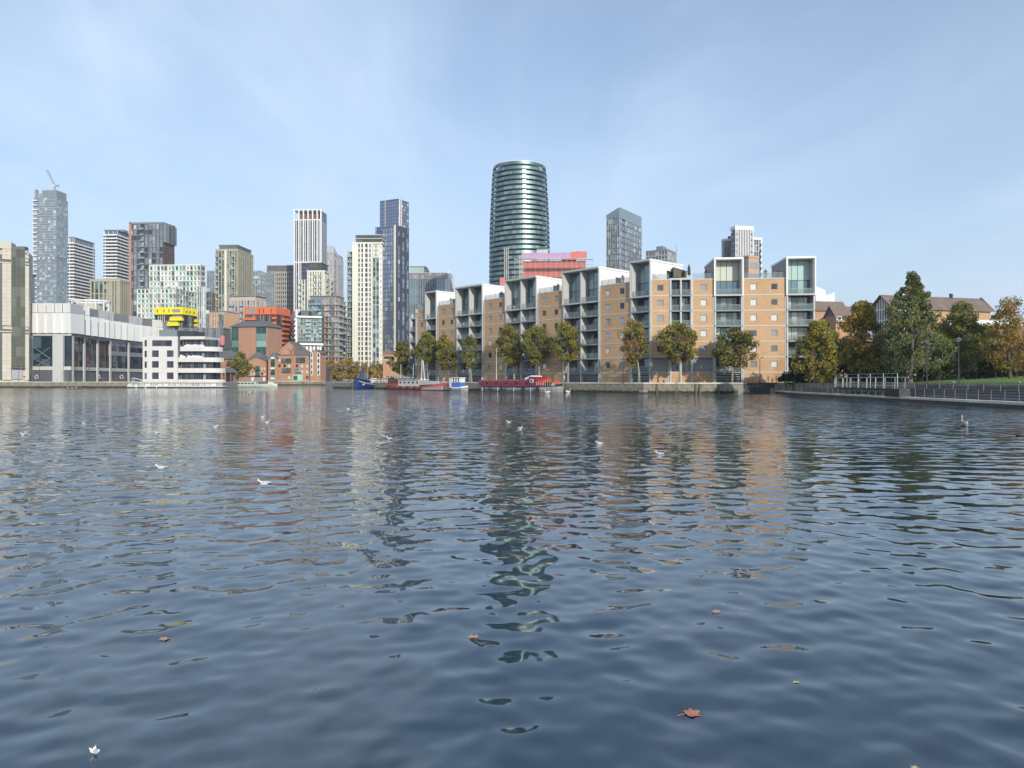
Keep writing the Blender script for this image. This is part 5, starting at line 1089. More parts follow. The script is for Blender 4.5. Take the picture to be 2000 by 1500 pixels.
# buildings behind the yellow trees
b = Bld('brick_house', 'low brick wing with arched hood right of the tall cream tower', 'house', 748, 780, 790, 693, 330, th=3, D=15); b.body(BRICK_O, .3); b.piece('brick_wall', 'F', 0, b.W, 0, b.H, 0, .3, BRICK_O); b.piece('floor_band', 'F', 0, b.W, b.z(703)-.2, b.z(703)+.2, .1, .3, CONC); b.piece('window', 'F', b.u(750), b.u(766), b.z(701), b.z(696), .05, .1, PANE_D)
MB().loft([[(b.u(748)+ (b.u(766)-b.u(748))*(.5-.5*math.cos(a)), y, b.H+2.0*math.sin(a)) for a in np.linspace(0, math.pi, 9)] for y in (0, 12)]).build('barrel_roof', BRICK_B, b.root)
b = Bld('brick_house', 'long low brick building behind the golden hedge of trees', 'house', 628, 748, 752, 722, 460, th=1, D=14); b.body(BRICK_B, .3); b.grid('F', 0, b.W, 0, b.H, 16, 2, 1.0, 1.2, BRICK_R, BRICK_R, [PANE_D, G_C])
# lifting bridge
bb = thing('lifting_bridge', 'small dark bascule lift bridge across the channel mouth', 'bridge', (PX(668, 400), 400, 0))
BRG = mat('bridge_steel', (.05, .055, .06), .6, var=.1)
w_ = PX(700, 400)-PX(640, 400)
MB().box(-w_*.62, w_*.62, -2, 2, 1.7, 2.1).build('deck', BRG, bb)
for x0, x1 in ((-8, -6.8), (10.5, 11.7)):
    for y in (-2, 2): MB().box(x0, x1, y-.3, y+.3, 1.9, 9.6).build('portal_post', BRG, bb)
for y in (-2, 2): MB().tube([(-14, y, 9.2), (3, y, 10.1)], .35, 4).build('balance_beam', BRG, bb); MB().tube([(4, y, 10.2), (19, y, 9.3)], .35, 4).build('balance_beam', BRG, bb); MB().tube([(-14, y, 2), (-14, y, 9.2)], .1, 4).build('hanger', BRG, bb); MB().tube([(-w_*.6, y, 3.1), (w_*.6, y, 3.1)], .06, 4).build('handrail', BRG, bb)
for i in range(14): MB().box(-.05, .05, -2.05, -1.95, 2.1, 3.1).build('rail_post', BRG, bb, (-w_*.6+i*w_*1.2/13, 0, 0))
MB().box(9, 13, 2.5, 6, 1.9, 7.5).build('control_cabin', SLATE, bb)

# ------------------------------------------------------------------ boats
def hull(parent, Lh, bm, hb, hm, deckm, sheer=.5, name='hull', bow=.9, stern=.75, low=-.4, band=None):
    """pointed bow at +x, rounded stern at -x; returns deck height function"""
    n = 26; rings = []
    def hw(t): return bm/2*min(1, (max(0, 1-t)/(1-bow+.12))**.6 if t > bow-.1 else 1)*min(1, (t/(1-stern))**.45 if t < 1-stern else 1)
    def dz(t): return hb + sheer*((abs(t-.45)/.55)**2.2)
    for i in range(n):
        t = i/(n-1); t = min(max(t, .0015), .9985); w = hw(t); z = dz(t); x = -Lh/2 + t*Lh; rk = .35*(1 if t > .9 else 0)
        rings.append([(x, -w*.72, low), (x, -w, z*.35), (x, -w*1.02, z*.72), (x+rk*0, -w, z), (x, -w*.9, z), (x, w*.9, z), (x, w, z), (x, w*1.02, z*.72), (x, w, z*.35), (x, w*.72, low)])
    mb = MB(); nseg = len(rings)
    b0 = 0
    for r in rings: mb.v += r
    for i in range(nseg-1):
        for k in range(10):
            j = (k+1) % 10; mb.f.append((i*10+k, i*10+j, (i+1)*10+j, (i+1)*10+k)); mb.m.append(2 if k in (4,) else (1 if k in (2, 6) else 0))
    mb.f.append(tuple(range(9, -1, -1))); mb.m.append(0); mb.f.append(tuple((nseg-1)*10+k for k in range(10))); mb.m.append(0)
    mb.build(name, [hm, band or hm, deckm], parent); return dz
NAVY = mat('navy_hull', (.012, .035, .13), .35, var=.1); MAROON = mat('maroon_paint', (.20, .022, .04), .45, var=.1); HRED = mat('faded_red_hull', (.42, .09, .06), .5, var=.2, stain=((.45, .30, .26), .8, (1, 1, 1), .6)); PINK = mat('chalky_pink_hull', (.52, .36, .33), .6, var=.2)
HGRY = mat('grey_hull', (.26, .27, .27), .5, var=.15, stain=((.12, .09, .07), .9, (1, 1, .3), .6)); BLK = mat('black_paint', (.012, .012, .015), .45, var=.2); DECK = mat('deck_paint', (.20, .17, .14), .7, var=.2); SKYB = mat('bright_blue_paint', (.06, .17, .48), .45, var=.05); TEALC = mat('teal_canvas', (.20, .42, .38), .7, var=.1)
LRED = mat('lifebuoy_red', (.5, .07, .05), .5)
def lifebuoy_mesh():
    mb = MB(); n = 16
    rings = []
    for i in range(n+1):
        a = 2*math.pi*i/n; rings.append([((.36+.09*math.cos(t))*math.cos(a), .09*math.sin(t), (.36+.09*math.cos(t))*math.sin(a)) for t in np.linspace(0, 2*math.pi, 7)[:-1]])
    mb.loft(rings, [1 if (i//2) % 2 else 0 for i in range(n+1)], cap=False); return mb.mesh('lifebuoy', [LRED, WHITE])
LB = lifebuoy_mesh()
# maroon barge
Yb = 161.; xa, xb = PX(938, Yb), PX(1098, Yb-6)
def boatroot(name, label, px0, px1, y0, y1, flip=False, cat='boat', group=None):
    p = Vector((PX(px0, y0), y0)); q = Vector((PX(px1, y1), y1)); c = (p+q)/2; a = math.atan2(q.y-p.y, q.x-p.x)
    return thing(name, label, cat, (c.x, c.y, 0), a + (math.pi if flip else 0), group), (q-p).length
bt, Lh = boatroot('houseboat', 'long grey hulled barge with a maroon superstructure moored below the middle trees', 940, 1100, 165, 149, group='boats moored along the quay')
dz = hull(bt, Lh, 3.8, 1.15, HGRY, DECK, sheer=.5, band=BLK)
cab = []; 
for i in range(13):
    t = i/12; x = -Lh*.47 + t*Lh*.66; s_ = .28*abs(t-.35)**1.5; cab.append([(x, -1.6, dz(.1+t*.6)-.15), (x, -1.5, 2.15+s_), (x, -1.1, 2.4+s_), (x, 1.1, 2.4+s_), (x, 1.5, 2.15+s_), (x, 1.6, dz(.1+t*.6)-.15)])
mb = MB(); mb.loft(cab); mb.build('cabin', MAROON, bt)
for i in range(13): t = i/12; 
MB().loft([[(c[2][0], -1.05, c[2][2]+.03), (c[2][0], 1.05, c[2][2]+.03), (c[2][0], 1.05, c[2][2]+.1), (c[2][0], -1.05, c[2][2]+.1)] for c in cab]).build('roof_deck', mat('tan_deck', (.38, .24, .18), .7), bt)
for i in range(10): MB().box(-.3, .3, -1.66, -1.5, 1.55, 1.95).build('window', BLK if i % 2 else MAROON, bt, (-Lh*.42+i*Lh*.062, 0, 0))
MB().box(Lh*.17, Lh*.25, -1.72, 1.7, 1.2, 3.1).build('wheelhouse', MAROON, bt); MB().box(Lh*.185, Lh*.225, -1.8, -1.7, 1.9, 2.6).build('porthole_frame', WHITE, bt); MB().box(Lh*.195, Lh*.215, -1.85, -1.78, 2.05, 2.45).build('window', BLK, bt)
MB().loft([[(Lh*.1, -1.2, 2.5), (Lh*.1, 1.2, 2.5), (Lh*.1, 1.1, 2.9), (Lh*.1, -1.1, 2.9)], [(Lh*.18, -1.3, 2.6), (Lh*.18, 1.3, 2.6), (Lh*.18, 1.2, 3.4), (Lh*.18, -1.2, 3.4)], [(Lh*.22, -1.2, 2.7), (Lh*.22, 1.2, 2.7), (Lh*.22, 1.1, 3.3), (Lh*.22, -1.1, 3.3)]]).build('canvas_cover', WHITE, bt)
MB().box(Lh*.25, Lh*.32, -1.3, 1.3, 1.3, 2.6).build('aft_cabin', LRED, bt); MB().box(Lh*.33, Lh*.38, -1.0, 1.0, 1.3, 2.0).build('crate', BLK, bt); MB().box(Lh*.40, Lh*.43, -.6, .6, 1.4, 2.2).build('hatch', LRED, bt)
for k in range(9): MB().tube([(Lh*(.26+k*.026), -1.8, 1.2), (Lh*(.26+k*.026), -1.8, 2.1)], .03, 4).build('rail_post', WHITE, bt)
MB().tube([(-Lh*.49, 0, 1.2), (-Lh*.49, 0, 3.0)], .08, 6).build('mast', WHITE, bt); MB().tube([(-Lh*.3, 0, 2), (-Lh*.3, 0, 9.5)], [.07, .03], 6).build('mast', WHITE, bt)
for i in range(8): MB().tube([(-Lh*.4+i*Lh*.1, -2.02, .1), (-Lh*.4+i*Lh*.1, -2.02, .9)], .1, 6).build('fender', BLK if i % 2 else CONC, bt)
Lh_m = Lh
# red boat
bt, Lh = boatroot('houseboat', 'red and white converted barge with a red stripe rising to its pale pink bow', 756, 886, 197, 172, group='boats moored along the quay')
dz = hull(bt, Lh, 3.6, .85, HRED, DECK, sheer=1.35, band=HRED)
MB().loft([[(Lh*.12+i*Lh*.36/6, s_*(1.83-.0*i)*(1 if i < 4 else [1, .93, .55][i-4]), z) for s_ in (-1, 1) for z in ((.15, .5+.1*i) if s_ < 0 else (.5+.1*i, .15))] for i in range(7)]).build('pale_bow_panel', PINK, bt)
MB().box(-Lh*.46, -Lh*.22, -1.3, 1.3, .9, 1.6).build('cabin', HRED, bt)
MB().box(-Lh*.24, Lh*.08, -1.35, 1.35, .9, 2.45).build('cabin', CREAM, bt); MB().box(-Lh*.25, Lh*.09, -1.45, 1.45, 2.46, 2.56).build('cabin_roof', WHITE, bt)
for i in range(5): MB().box(-.35, .35, -1.4, -1.34, 1.6, 2.1).build('window', PANE_D, bt, (-Lh*.2+i*Lh*.065, 0, 0))
MB().loft([[(Lh*.08, -1.35, 1.2), (Lh*.08, 1.35, 1.2), (Lh*.08, 1.2, 2.3), (Lh*.08, -1.2, 2.3)], [(Lh*.42, -.9, 1.6), (Lh*.42, .9, 1.6), (Lh*.42, .8, 2.0), (Lh*.42, -.8, 2.0)]]).build('hatch_cover', mat('weathered_white', (.5, .46, .42), .7, var=.2), bt)
MB().box(-Lh*.42, -Lh*.27, -1.2, 1.2, 1.6, 2.9).build('wheelhouse', mat('varnished_brown', (.16, .05, .035), .5), bt); MB().box(-.01, .9, -1.26, -1.2, 1.9, 2.6).build('window', PANE_D, bt, (-Lh*.39, 0, 0))
for x in (.34, .38, .42): MB().tube([(Lh*x, -1.0, 1.8), (Lh*x, -1.0, 3.0)], .05, 5).build('bollard_post', WHITE if x != .38 else BLK, bt)
for x in (-.3, -.1): MB().tube([(Lh*x, .4, 2), (Lh*x+.3, .4, 6.5)], .05, 5).build('mast', WHITE, bt)
MB().tube([(Lh*.05, 0, 2), (Lh*.06, 0, 7.5)], .09, 5).tube([(Lh*.1, 0, 2), (Lh*.075, 0, 7.2)], .09, 5).tube([(Lh*.055, 0, 6), (Lh*.085, 0, 6)], .06, 5).build('a_frame', WHITE, bt)
o = link('lifebuoy', LB, bt, (-Lh*.47, -1.5, 2.6)); o.scale = (1.6, 1.6, 1.6)
# cream houseboat behind
bt, Lh = boatroot('houseboat', 'shabby cream and grey houseboat with a teal canopy between the blue and red boats', 727, 808, 209, 194, group='boats moored along the quay')
dz = hull(bt, Lh, 3.2, 1.0, mat('shabby_hull', (.22, .21, .19), .7, var=.3, stain=((.08, .06, .05), 1, (1, 1, .4), .5)), DECK, sheer=.3)
MB().box(-Lh*.42, Lh*.1, -1.2, 1.2, .9, 2.6).build('cabin', CREAM, bt); MB().box(-Lh*.43, Lh*.12, -1.3, 1.3, 2.61, 2.75).build('cabin_roof', mat('faded_roof', (.30, .26, .22), .8, var=.2), bt)
for i in range(6): MB().box(-.4, .4, -1.26, -1.2, 1.5, 2.2).build('window', PANE_D if i % 3 else BRICK_R, bt, (-Lh*.37+i*Lh*.09, 0, 0))
MB().prism([(-Lh*.02, -1.6), (Lh*.42, -1.7), (Lh*.42, 1.7), (-Lh*.02, 1.6)], [3.5, 3.0, 3.0, 3.5], [3.62, 3.1, 3.1, 3.62]).build('canopy', TEALC, bt)
for x in (0, .2, .4): MB().tube([(Lh*x, -1.5, 1), (Lh*x, -1.5, 3.3)], .05, 5).build('canopy_post', WHITE, bt)
for i in range(9): MB().tube([(-Lh*.45+i*Lh*.08, -1.7, .1), (-Lh*.45+i*Lh*.08, -1.7, 1.0)], .13, 6).build('fender', CONC if i % 2 else BLK, bt)
MB().tube([(-Lh*.2, 0, 2), (-Lh*.2, 0, 10.5)], [.08, .03], 6).build('mast', mat('varnished_mast', (.55, .38, .14), .5), bt); MB().box(-Lh*.5, -Lh*.42, -.5, .5, 1.2, 3.0).build('white_locker', WHITE, bt); MB().box(Lh*.12, Lh*.35, -1.1, 1.1, 1, 1.8).build('deck_box', BLK, bt)
# blue bow boat, bow to the viewer's left
bt, Lh = boatroot('barge', 'dark blue barge with a white scroll on its bluff bow, leftmost of the moored row', 693, 742, 198, 213, flip=True, group='boats moored along the quay')
dz = hull(bt, Lh, 4.4, 1.5, NAVY, DECK, sheer=1.5, bow=.80)
MB().loft([[(Lh*.05, -1.7, 2.0), (Lh*.05, 1.7, 2.0), (Lh*.05, 0, 3.1)], [(Lh*.46, -.5, 2.9), (Lh*.46, .5, 2.9), (Lh*.46, 0, 3.3)]]).build('foredeck_cover', NAVY, bt)
MB().loft([[(-Lh*.45, -1.6, 1.6), (-Lh*.45, 1.6, 1.6), (-Lh*.45, 1.2, 2.5), (-Lh*.45, -1.2, 2.5)], [(Lh*.05, -1.7, 1.6), (Lh*.05, 1.7, 1.6), (Lh*.05, 1.3, 2.6), (Lh*.05, -1.3, 2.6)]]).build('hatch_cover', mat('white_tarpaulin', (.6, .6, .58), .7, var=.1), bt)
for sd_ in (-1, 1):
    P = []
    for i in range(15):
        t = .52 + i*.031; w = 4.4/2*min(1, (max(0, 1-t)/.32)**.6)+.05; P.append((-Lh/2+t*Lh, sd_*w, dz(t)*.80))
    MB().tube(P, .08, 5).build('painted_stripe', WHITE, bt)
    t0 = .86; P = []
    for i in range(22):
        a = i/21*4.4; r_ = .50-.017*i; t = t0 + (r_*math.cos(a+2.2))/Lh; w = 4.4/2*min(1, (max(0, 1-t)/.32)**.6)+.06; P.append((-Lh/2+t*Lh, sd_*w, dz(t0)*.62 + r_*math.sin(a+2.2)))
    MB().tube(P, .09, 5).build('painted_scroll', WHITE, bt)
MB().tube([(0, 0, 2), (0, 0, 9)], [.08, .04], 6).build('mast', MATS['varnished_mast'], bt)
# small blue and white launch
bt, Lh = boatroot('launch', 'small white launch with a bright blue wheelhouse at the right end of the red barge', 880, 914, 169.5, 166, group='boats moored along the quay')
dz = hull(bt, Lh, 2.2, .8, HGRY, DECK, sheer=.4, band=WHITE)
MB().box(-Lh*.28, Lh*.2, -.9, .9, .7, 1.9).build('wheelhouse', SKYB, bt); MB().box(-Lh*.42, -Lh*.29, -.85, .85, .7, 2.9).build('cabin', WHITE, bt)
for k in range(4): MB().box(-Lh*.28+k*Lh*.14, -Lh*.28+k*Lh*.14+.25, -.9, .9, 1.9, 2.9).build('window_post', WHITE, bt)
MB().box(-Lh*.3, Lh*.22, -1, 1, 2.9, 3.05).build('cabin_roof', WHITE, bt); MB().box(-Lh*.26, Lh*.18, -.7, .7, 1.95, 2.85).build('window', PANE_D, bt)
# left side boats
def clutter(name, label, n, x0, x1, hw, z, seed):
    b_ = [o for o in COL.objects if o.get('label') == label][0]; r = random.Random(seed)
    for i in range(n):
        x = r.uniform(x0, x1); y = r.uniform(-hw, hw); k = r.randrange(4)
        if k == 0: MB().box(x-.25, x+.25, y-.2, y+.2, z, z+r.uniform(.25, .5)).build('crate', r.choice([TIMBER, BLK, CONC, TEALC]), b_)
        elif k == 1: link('potted_plant', PLM, b_, (x, y, z), 0, (.7, .7, .6))
        elif k == 2: MB().tube([(x, y, z), (x, y, z+.5)], .14, 8).build('gas_bottle', r.choice([HRED, SKYB, GREYM]), b_)
        else: MB().tube([(x+.3*math.cos(a), y+.3*math.sin(a), z+.06+.012*j) for j, a in enumerate(np.linspace(0, 12, 20))], .035, 4).build('rope_coil', mat('old_rope', (.35, .29, .2), .9), b_)
clutter('b', 'long grey hulled barge with a maroon superstructure moored below the middle trees', 10, Lh_m*.26, Lh_m*.46, 1.2, 1.25, 1)
clutter('b', 'red and white converted barge with a red stripe rising to its pale pink bow', 8, -6, 2, 1.0, 2.57, 2)
clutter('b', 'shabby cream and grey houseboat with a teal canopy between the blue and red boats', 10, -4.6, 1, 1.0, 2.76, 3)
TY = MB().loft([[((.3+.1*math.cos(t_))*math.cos(a), .1*math.sin(t_), (.3+.1*math.cos(t_))*math.sin(a)) for t_ in np.linspace(0, 2*math.pi, 7)[:-1]] for a in np.linspace(0, 2*math.pi, 13)], cap=False).mesh('tyre_fender', BLK)
for lb, xs, hw in (('red and white converted barge with a red stripe rising to its pale pink bow', (-5.5, -2, 1.5, 4.2), 1.95), ('long grey hulled barge with a maroon superstructure moored below the middle trees', (-7, -3.5, 2.8, 6.5), 2.05)):
    b_ = [o for o in COL.objects if o.get('label') == lb][0]
    for x in xs: link('tyre_fender', TY, b_, (x, -hw, .62))
bt, Lh = boatroot('barge', 'long pale green working barge moored right of the white pontoon', 440, 530, 262, 262, group='craft moored on the left bank'); hull(bt, Lh, 3.6, .9, mat('pale_green_hull', (.40, .45, .38), .6, var=.15), DECK, sheer=.3)
MB().box(-Lh*.45, Lh*.2, -1.3, 1.3, .8, 1.9).build('cabin', mat('pale_green_cabin', (.42, .46, .40), .6, var=.1), bt)
for i in range(8): MB().box(-.4, .4, -1.36, -1.3, 1.1, 1.5).build('window', BLK, bt, (-Lh*.4+i*Lh*.075, 0, 0))
bt, Lh = boatroot('dinghy', 'small pale open boat below the brick stair bay', 517, 542, 300, 300, group='craft moored on the left bank'); hull(bt, Lh, 2.2, .9, CREAM, DECK, sheer=.25); MB().box(-1, 1.2, -.7, .7, .8, 1.6).build('cuddy', WHITE, bt)

# ------------------------------------------------------------------ park side buildings
b = Bld('brick_hall', 'large brick hall with a long brown tiled roof and half-timbered glazed gable', 'hall', 1702, 1745, 1934, 615, 178, th=74)
# ridge runs along the R face
zr = b.z(574); ze = b.z(601); RTL = mat('roof_tile', (.17, .125, .10), .85, var=.22, scale=2.5, rnd=.5)
b.body(BRICK_O, .0, z1=ze)
YBK = mat('yellow_brick', (.42, .27, .14), .85, var=.12)
for i in range(5): b.piece('brick_bay', 'R', b.D*(.35+i*.13), b.D*(.35+i*.13)+b.D*.12, 0, ze-.1, .12, .2, YBK)
b.piece('white_bay', 'R', .2, b.D*.20, 0, ze-.1, .3, .35, WHITE)
for i in range(3):
    for j in range(4): b.piece('window', 'R', .7+i*2.3, 2.5+i*2.3, ze-3.1-j*2.6, ze-.9-j*2.6, .34, .1, WL)
xw = b.W; gm = MB(); gm.loft([[(0, y, ze), (xw, y, ze), (xw/2, y, zr)] for y in (0.02, b.D-.02)]).build('gable_wall', SLATE, b.root)
for s_ in (0, 1):
    e = -.7 if s_ == 0 else xw+.7; zee = ze-.35
    n = 34
    for k in range(n):
        y0 = -.8+k*(b.D+1.6)/n; y1 = y0+(b.D+1.6)/n-.03
        for r_ in range(5):
            f0, f1 = r_/5, (r_+1)/5-.004; P = [(e+(xw/2-e)*f0, y0, zee+(zr-zee)*f0), (e+(xw/2-e)*f0, y1, zee+(zr-zee)*f0), (e+(xw/2-e)*f1, y1, zee+(zr-zee)*f1), (e+(xw/2-e)*f1, y0, zee+(zr-zee)*f1)]
            if s_ == 0: continue
            MB().loft([[(p[0], p[1], p[2]+.03) for p in P], [(p[0], p[1], p[2]+.16) for p in P]]).build('roof_panel', RTL, b.root)
    if s_ == 0: P = [(e, -.8, zee), (e, b.D+.8, zee), (xw/2, b.D+.8, zr), (xw/2, -.8, zr)]; MB().loft([[(p[0], p[1], p[2]+.03) for p in P], [(p[0], p[1], p[2]+.16) for p in P]]).build('roof_slope', RTL, b.root)
for i in range(9):
    u = xw*(i+.5)/9; hh = (zr-ze)*(1-abs(u-xw/2)/(xw/2)); b.piece('timber_strut', 'F', u-.12, u+.12, 0, ze+hh-.2, .2, .3, WHITE)
for j in range(4): b.piece('timber_rail', 'F', 0, xw, ze-.3-j*2.6, ze-.1-j*2.6, .22, .3, WHITE)
b.piece('gable_glazing', 'F', .2, xw-.2, 1, ze-.3, .06, .1, WL)
MB().box(xw/2-.3, xw/2+.3, b.D*.7, b.D*.7+.6, zr-.5, zr+1.1).build('chimney_pot', DARKM, b.root)
MB().loft([[(-.9, y, ze-.6), (xw/2, y, zr+.5), (xw+.9, y, ze-.6), (xw/2, y, zr-.5)] for y in (b.D+.85, b.D+1.3)]).build('verge', BRICK_B, b.root); b.box('end_stack', xw-1, xw+1.2, b.D+1.3, b.D+2.8, 0, ze-1, YBK)
b = Bld('brick_house', 'brown roofed brick house directly behind the end of the apartment block', 'house', 1575, 1592, 1655, 604, 200, th=76)
b.body(mat('pinkish_brick', (.40, .24, .15), .85, var=.15), 0.0); gable(b, 0, b.W, 0, b.D, b.H, b.z(588), BRICK_O, ROOF_T, 'y', over=.4)
b = Bld('brick_house', 'smaller house with dark gable and white dormer strip left of the orange tree', 'house', 1611, 1632, 1672, 617, 176, th=70)
b.body(BRICK_O, .0); gable(b, 0, b.W, 0, b.D, b.H, b.z(597.5), SLATE, ROOF_T, 'y', over=.4); b.piece('white_band', 'R', 0, b.D, b.z(629), b.z(626), .9, 1.0, WHITE); b.piece('dormer_glazing', 'R', 0, b.D*.9, b.z(625), b.z(618), .3, .4, WHITE)
for i in range(6): b.piece('window', 'R', .3+i*1.35, 1.3+i*1.35, b.z(624.5), b.z(619), .34, .1, PANE_D)
b = Bld('boundary_wall', 'long brown wall with a white top band glimpsed between the park trees on the right', 'wall', 1850, 2060, 2060, 626, 150, th=0, D=.5); b.body(BRICK_B, 0, z1=b.z(637)); b.box('white_band', 0, b.W, -.1, .6, b.z(637), b.H, WHITE); b.box('wall_coping', -.1, b.W+.1, -.1, .6, b.H, b.H+.15, CONC)

# ------------------------------------------------------------------ street furniture on the right
STL = mat('rail_steel', (.11, .115, .115), .5, metal=.4, var=.15); PALE = mat('pale_rail', (.42, .45, .41), .5, metal=.2, var=.1)
def railing(label, p, q, z0, z1, h, sp, m=STL, rails=(1.0,), name='railing', zf=None, pr=.035):
    v = Vector((q[0]-p[0], q[1]-p[1])); ln = v.length; t = thing(name, label, 'railing', (p[0], p[1], 0), math.atan2(v.y, v.x)); n = max(2, int(ln/sp))
    for i in range(n+1): x = i*ln/n; zb = z0+(z1-z0)*i/n; link('post', boxmesh('post', pr*2, pr*2, h, m), t, (x-pr, -pr, zb))
    for r_ in rails: MB().tube([(0, 0, z0+h*r_), (ln, 0, z1+h*r_)], pr*.8, 5).build('rail', m, t)
    return t
railing('thin post railing along the edge of the sunken walkway', (45.8, 116), (42.4, 60), .5, .5, 1.0, 2.0, rails=(1.0,), pr=.022)
railing('dark rail along the top of the stepped seating', (47.3, 92), (46.6, 40), .95, 1.05, 1.15, 2.6, m=mat('brown_rail', (.14, .12, .11), .6), rails=(1.0, .93), pr=.03)
railing('tall green-grey fence rail in front of the dark shrubs beyond the lawn', (58.5, 114), (71, 84), 2.2, 2.7, 1.15, 2.6, rails=(1.0,), pr=.03)
railing('tall green-grey fence rail in front of the dark shrubs, right-hand length', (71, 84), (72, 55), 2.75, 2.8, 1.15, 2.6, rails=(1.0,), pr=.03)
railing('slim railing on the upper quay left of the steps', (47.3, 115), (47.3, 92), 1.2, 1.2, .95, 2.4, rails=(1.0, .55), pr=.025)
# chain posts
cf = thing('chain_fence', 'row of dark posts joined by drooping chains beside the apartment block', 'fence', (0, 0, 0))
pp = [(PX(x, 135.5), 135.5) for x in (1484, 1500, 1516, 1532, 1548, 1563, 1580, 1594)]
for p in pp: MB().tube([(0, 0, 0), (0, 0, 1.15), (0, 0, 1.3)], [.07, .06, .02], 7).build('post', DARKM, cf, (p[0], p[1], ZB))
for a, c in zip(pp, pp[1:]): MB().tube([(a[0]+(c[0]-a[0])*t, a[1], ZB+1.0-.55*(1-(2*t-1)**2)) for t in np.linspace(0, 1, 8)], .025, 4).build('chain', DARKM, cf)
rl = railing('low dark railing on the quay in front of the brick plinth', (PX(1180, 139), 140.5), (PX(1470, 136), 136.2), ZB, ZB, .95, 2.2, m=DARKM, rails=(1.0,), pr=.025)
# gangway / footbridge
ga = math.atan2(82-101, 42.95-43.95)
gw = thing('gangway', 'pale railed gangway with a dark counterweight box parked over the sunken walkway', 'gangway', (43.95, 101, 0), ga)
Lg = 19.0
MB().box(0, Lg, 0, 1.15, 1.24, 1.42).build('deck', BLK, gw); MB().box(Lg-3.4, Lg+.05, -.05, 1.2, .53, 1.23).build('counterweight', BLK, gw); MB().box(1.0, Lg-3.5, .2, .32, .98, 1.2).build('beam', mat('green_beam', (.12, .2, .17), .6), gw)
for y in (0.02, 1.13):
    for i in range(8): MB().tube([(.35+i*2.5, y, 1.4), (.45+i*2.5, y, 2.7)], .04, 5).build('post', PALE, gw)
    for z, r_ in ((2.7, .05), (2.1, .03), (1.75, .03)): MB().tube([(.6, y, z), (Lg-.3, y, z)], r_, 6).build('rail', PALE, gw)
    MB().tube([(.05, y, 1.4), (.3, y, 2.65), (.65, y, 2.7)], .045, 6).build('rail', PALE, gw)
railing('taller pale handrail running up behind the gangway', (46.9, 107), (46.9, 90), 1.2, 1.2, 2.0, 3.2, m=PALE, rails=(1.0,), pr=.03)

def lamp(px, ytop, Y, z0, label, kind='dome'):
    t = thing('street_lamp', label, 'street lamp', (PX(px, Y), Y, z0), 0, 'street lamps along the quays'); h = PZ(ytop, Y)-z0
    MB().tube([(0, 0, 0), (0, 0, .9), (0, 0, h-.3)], [.09, .07, .045], 8).build('pole', DARKM, t); MB().tube([(0, 0, 0), (0, 0, .12)], .16, 8).build('base', DARKM, t)
    if kind == 'dome':
        MB().tube([(0, 0, h-.3), (0, 0, h-.12), (0, 0, h)], [.06, .42, .1], 12).build('lamp_shade', GREYM, t); MB().tube([(0, 0, h-.4), (0, 0, h-.28)], [.12, .3], 10).build('lamp_glass', PANE_W, t)
    else:
        MB().tube([(0, 0, h-.35), (.2, 0, h-.1), (.45, 0, h)], .05, 6).build('bracket', DARKM, t); MB().tube([(.45, 0, h-.1), (.45, 0, h+.05)], [.3, .08], 10).build('lamp_shade', DARKM, t)
lamp(1484, 697, 134, ZB, 'dark lamp post with a cranked head in front of the brightest brick panel', 'crank')
lamp(1217, 700, 140, ZB, 'slim lamp post between two trees at the corner of the brick block')
lamp(1592, 690, 118, ZB, 'lamp post standing before the yellow bush beside the apartment block')
lamp(1810, 664, 90, ZB, 'tall lamp post with a dome head in front of the tallest green tree')
lamp(1872, 660, 88, ZB, 'tall lamp post with a dome head before the small green tree on the right')
lamp(877, 706, 186, ZB, 'slim pale lamp post behind the red barge')
for px, Yb_, z, lb in ((72, 246, ZB, 'leftmost'), (193, 246, ZB, 'middle'), (238, 246, ZB, 'rightmost')):
    t = thing('lifebuoy_stand', f'{lb} red lifebuoy on its post on the quay before the exhibition hall', 'lifebuoy stand', (PX(px, Yb_), Yb_, z), 0, 'lifebuoy stands'); MB().box(-.06, .06, 0, .1, 0, 1.7).build('post', DARKM, t); o = link('lifebuoy', LB, t, (0, -.12, 1.6)); o.scale = (1.5, 1.5, 1.5)
for i, px in enumerate((37, 77, 173, 224)): 
    lamp(px, 712, 247, ZB, ['lamp post on the left quay before the beige office tower', 'lamp post by the leftmost lifebuoy stand', 'lamp post before the middle hall windows', 'lamp post near the rightmost lifebuoy stand'][i])
bc = railing('thin white railing along the left quay below the exhibition hall', (PX(110, 244.5), 244.5), (PX(255, 244.5), 244.5), ZB, ZB, 1.1, 3, m=GREYM, rails=(1.0, .5), pr=.03)
# red cycle rack things by the end panel
for i, px in enumerate((1462, 1482, 1508, 1520)):
    t = thing('red_bollard', f'{["first", "second", "third", "fourth"][i]} red bollard from the left at the foot of the brightest brick panel', 'bollard', (PX(px, 138), 138, ZB), 0, 'red bollards'); MB().tube([(0, 0, 0), (0, 0, .85), (0, 0, 1.0)], [.09, .09, .05], 8).build('post', LRED, t); MB().tube([(0, 0, .7), (0, 0, .8)], .1, 8).build('band', WHITE, t)
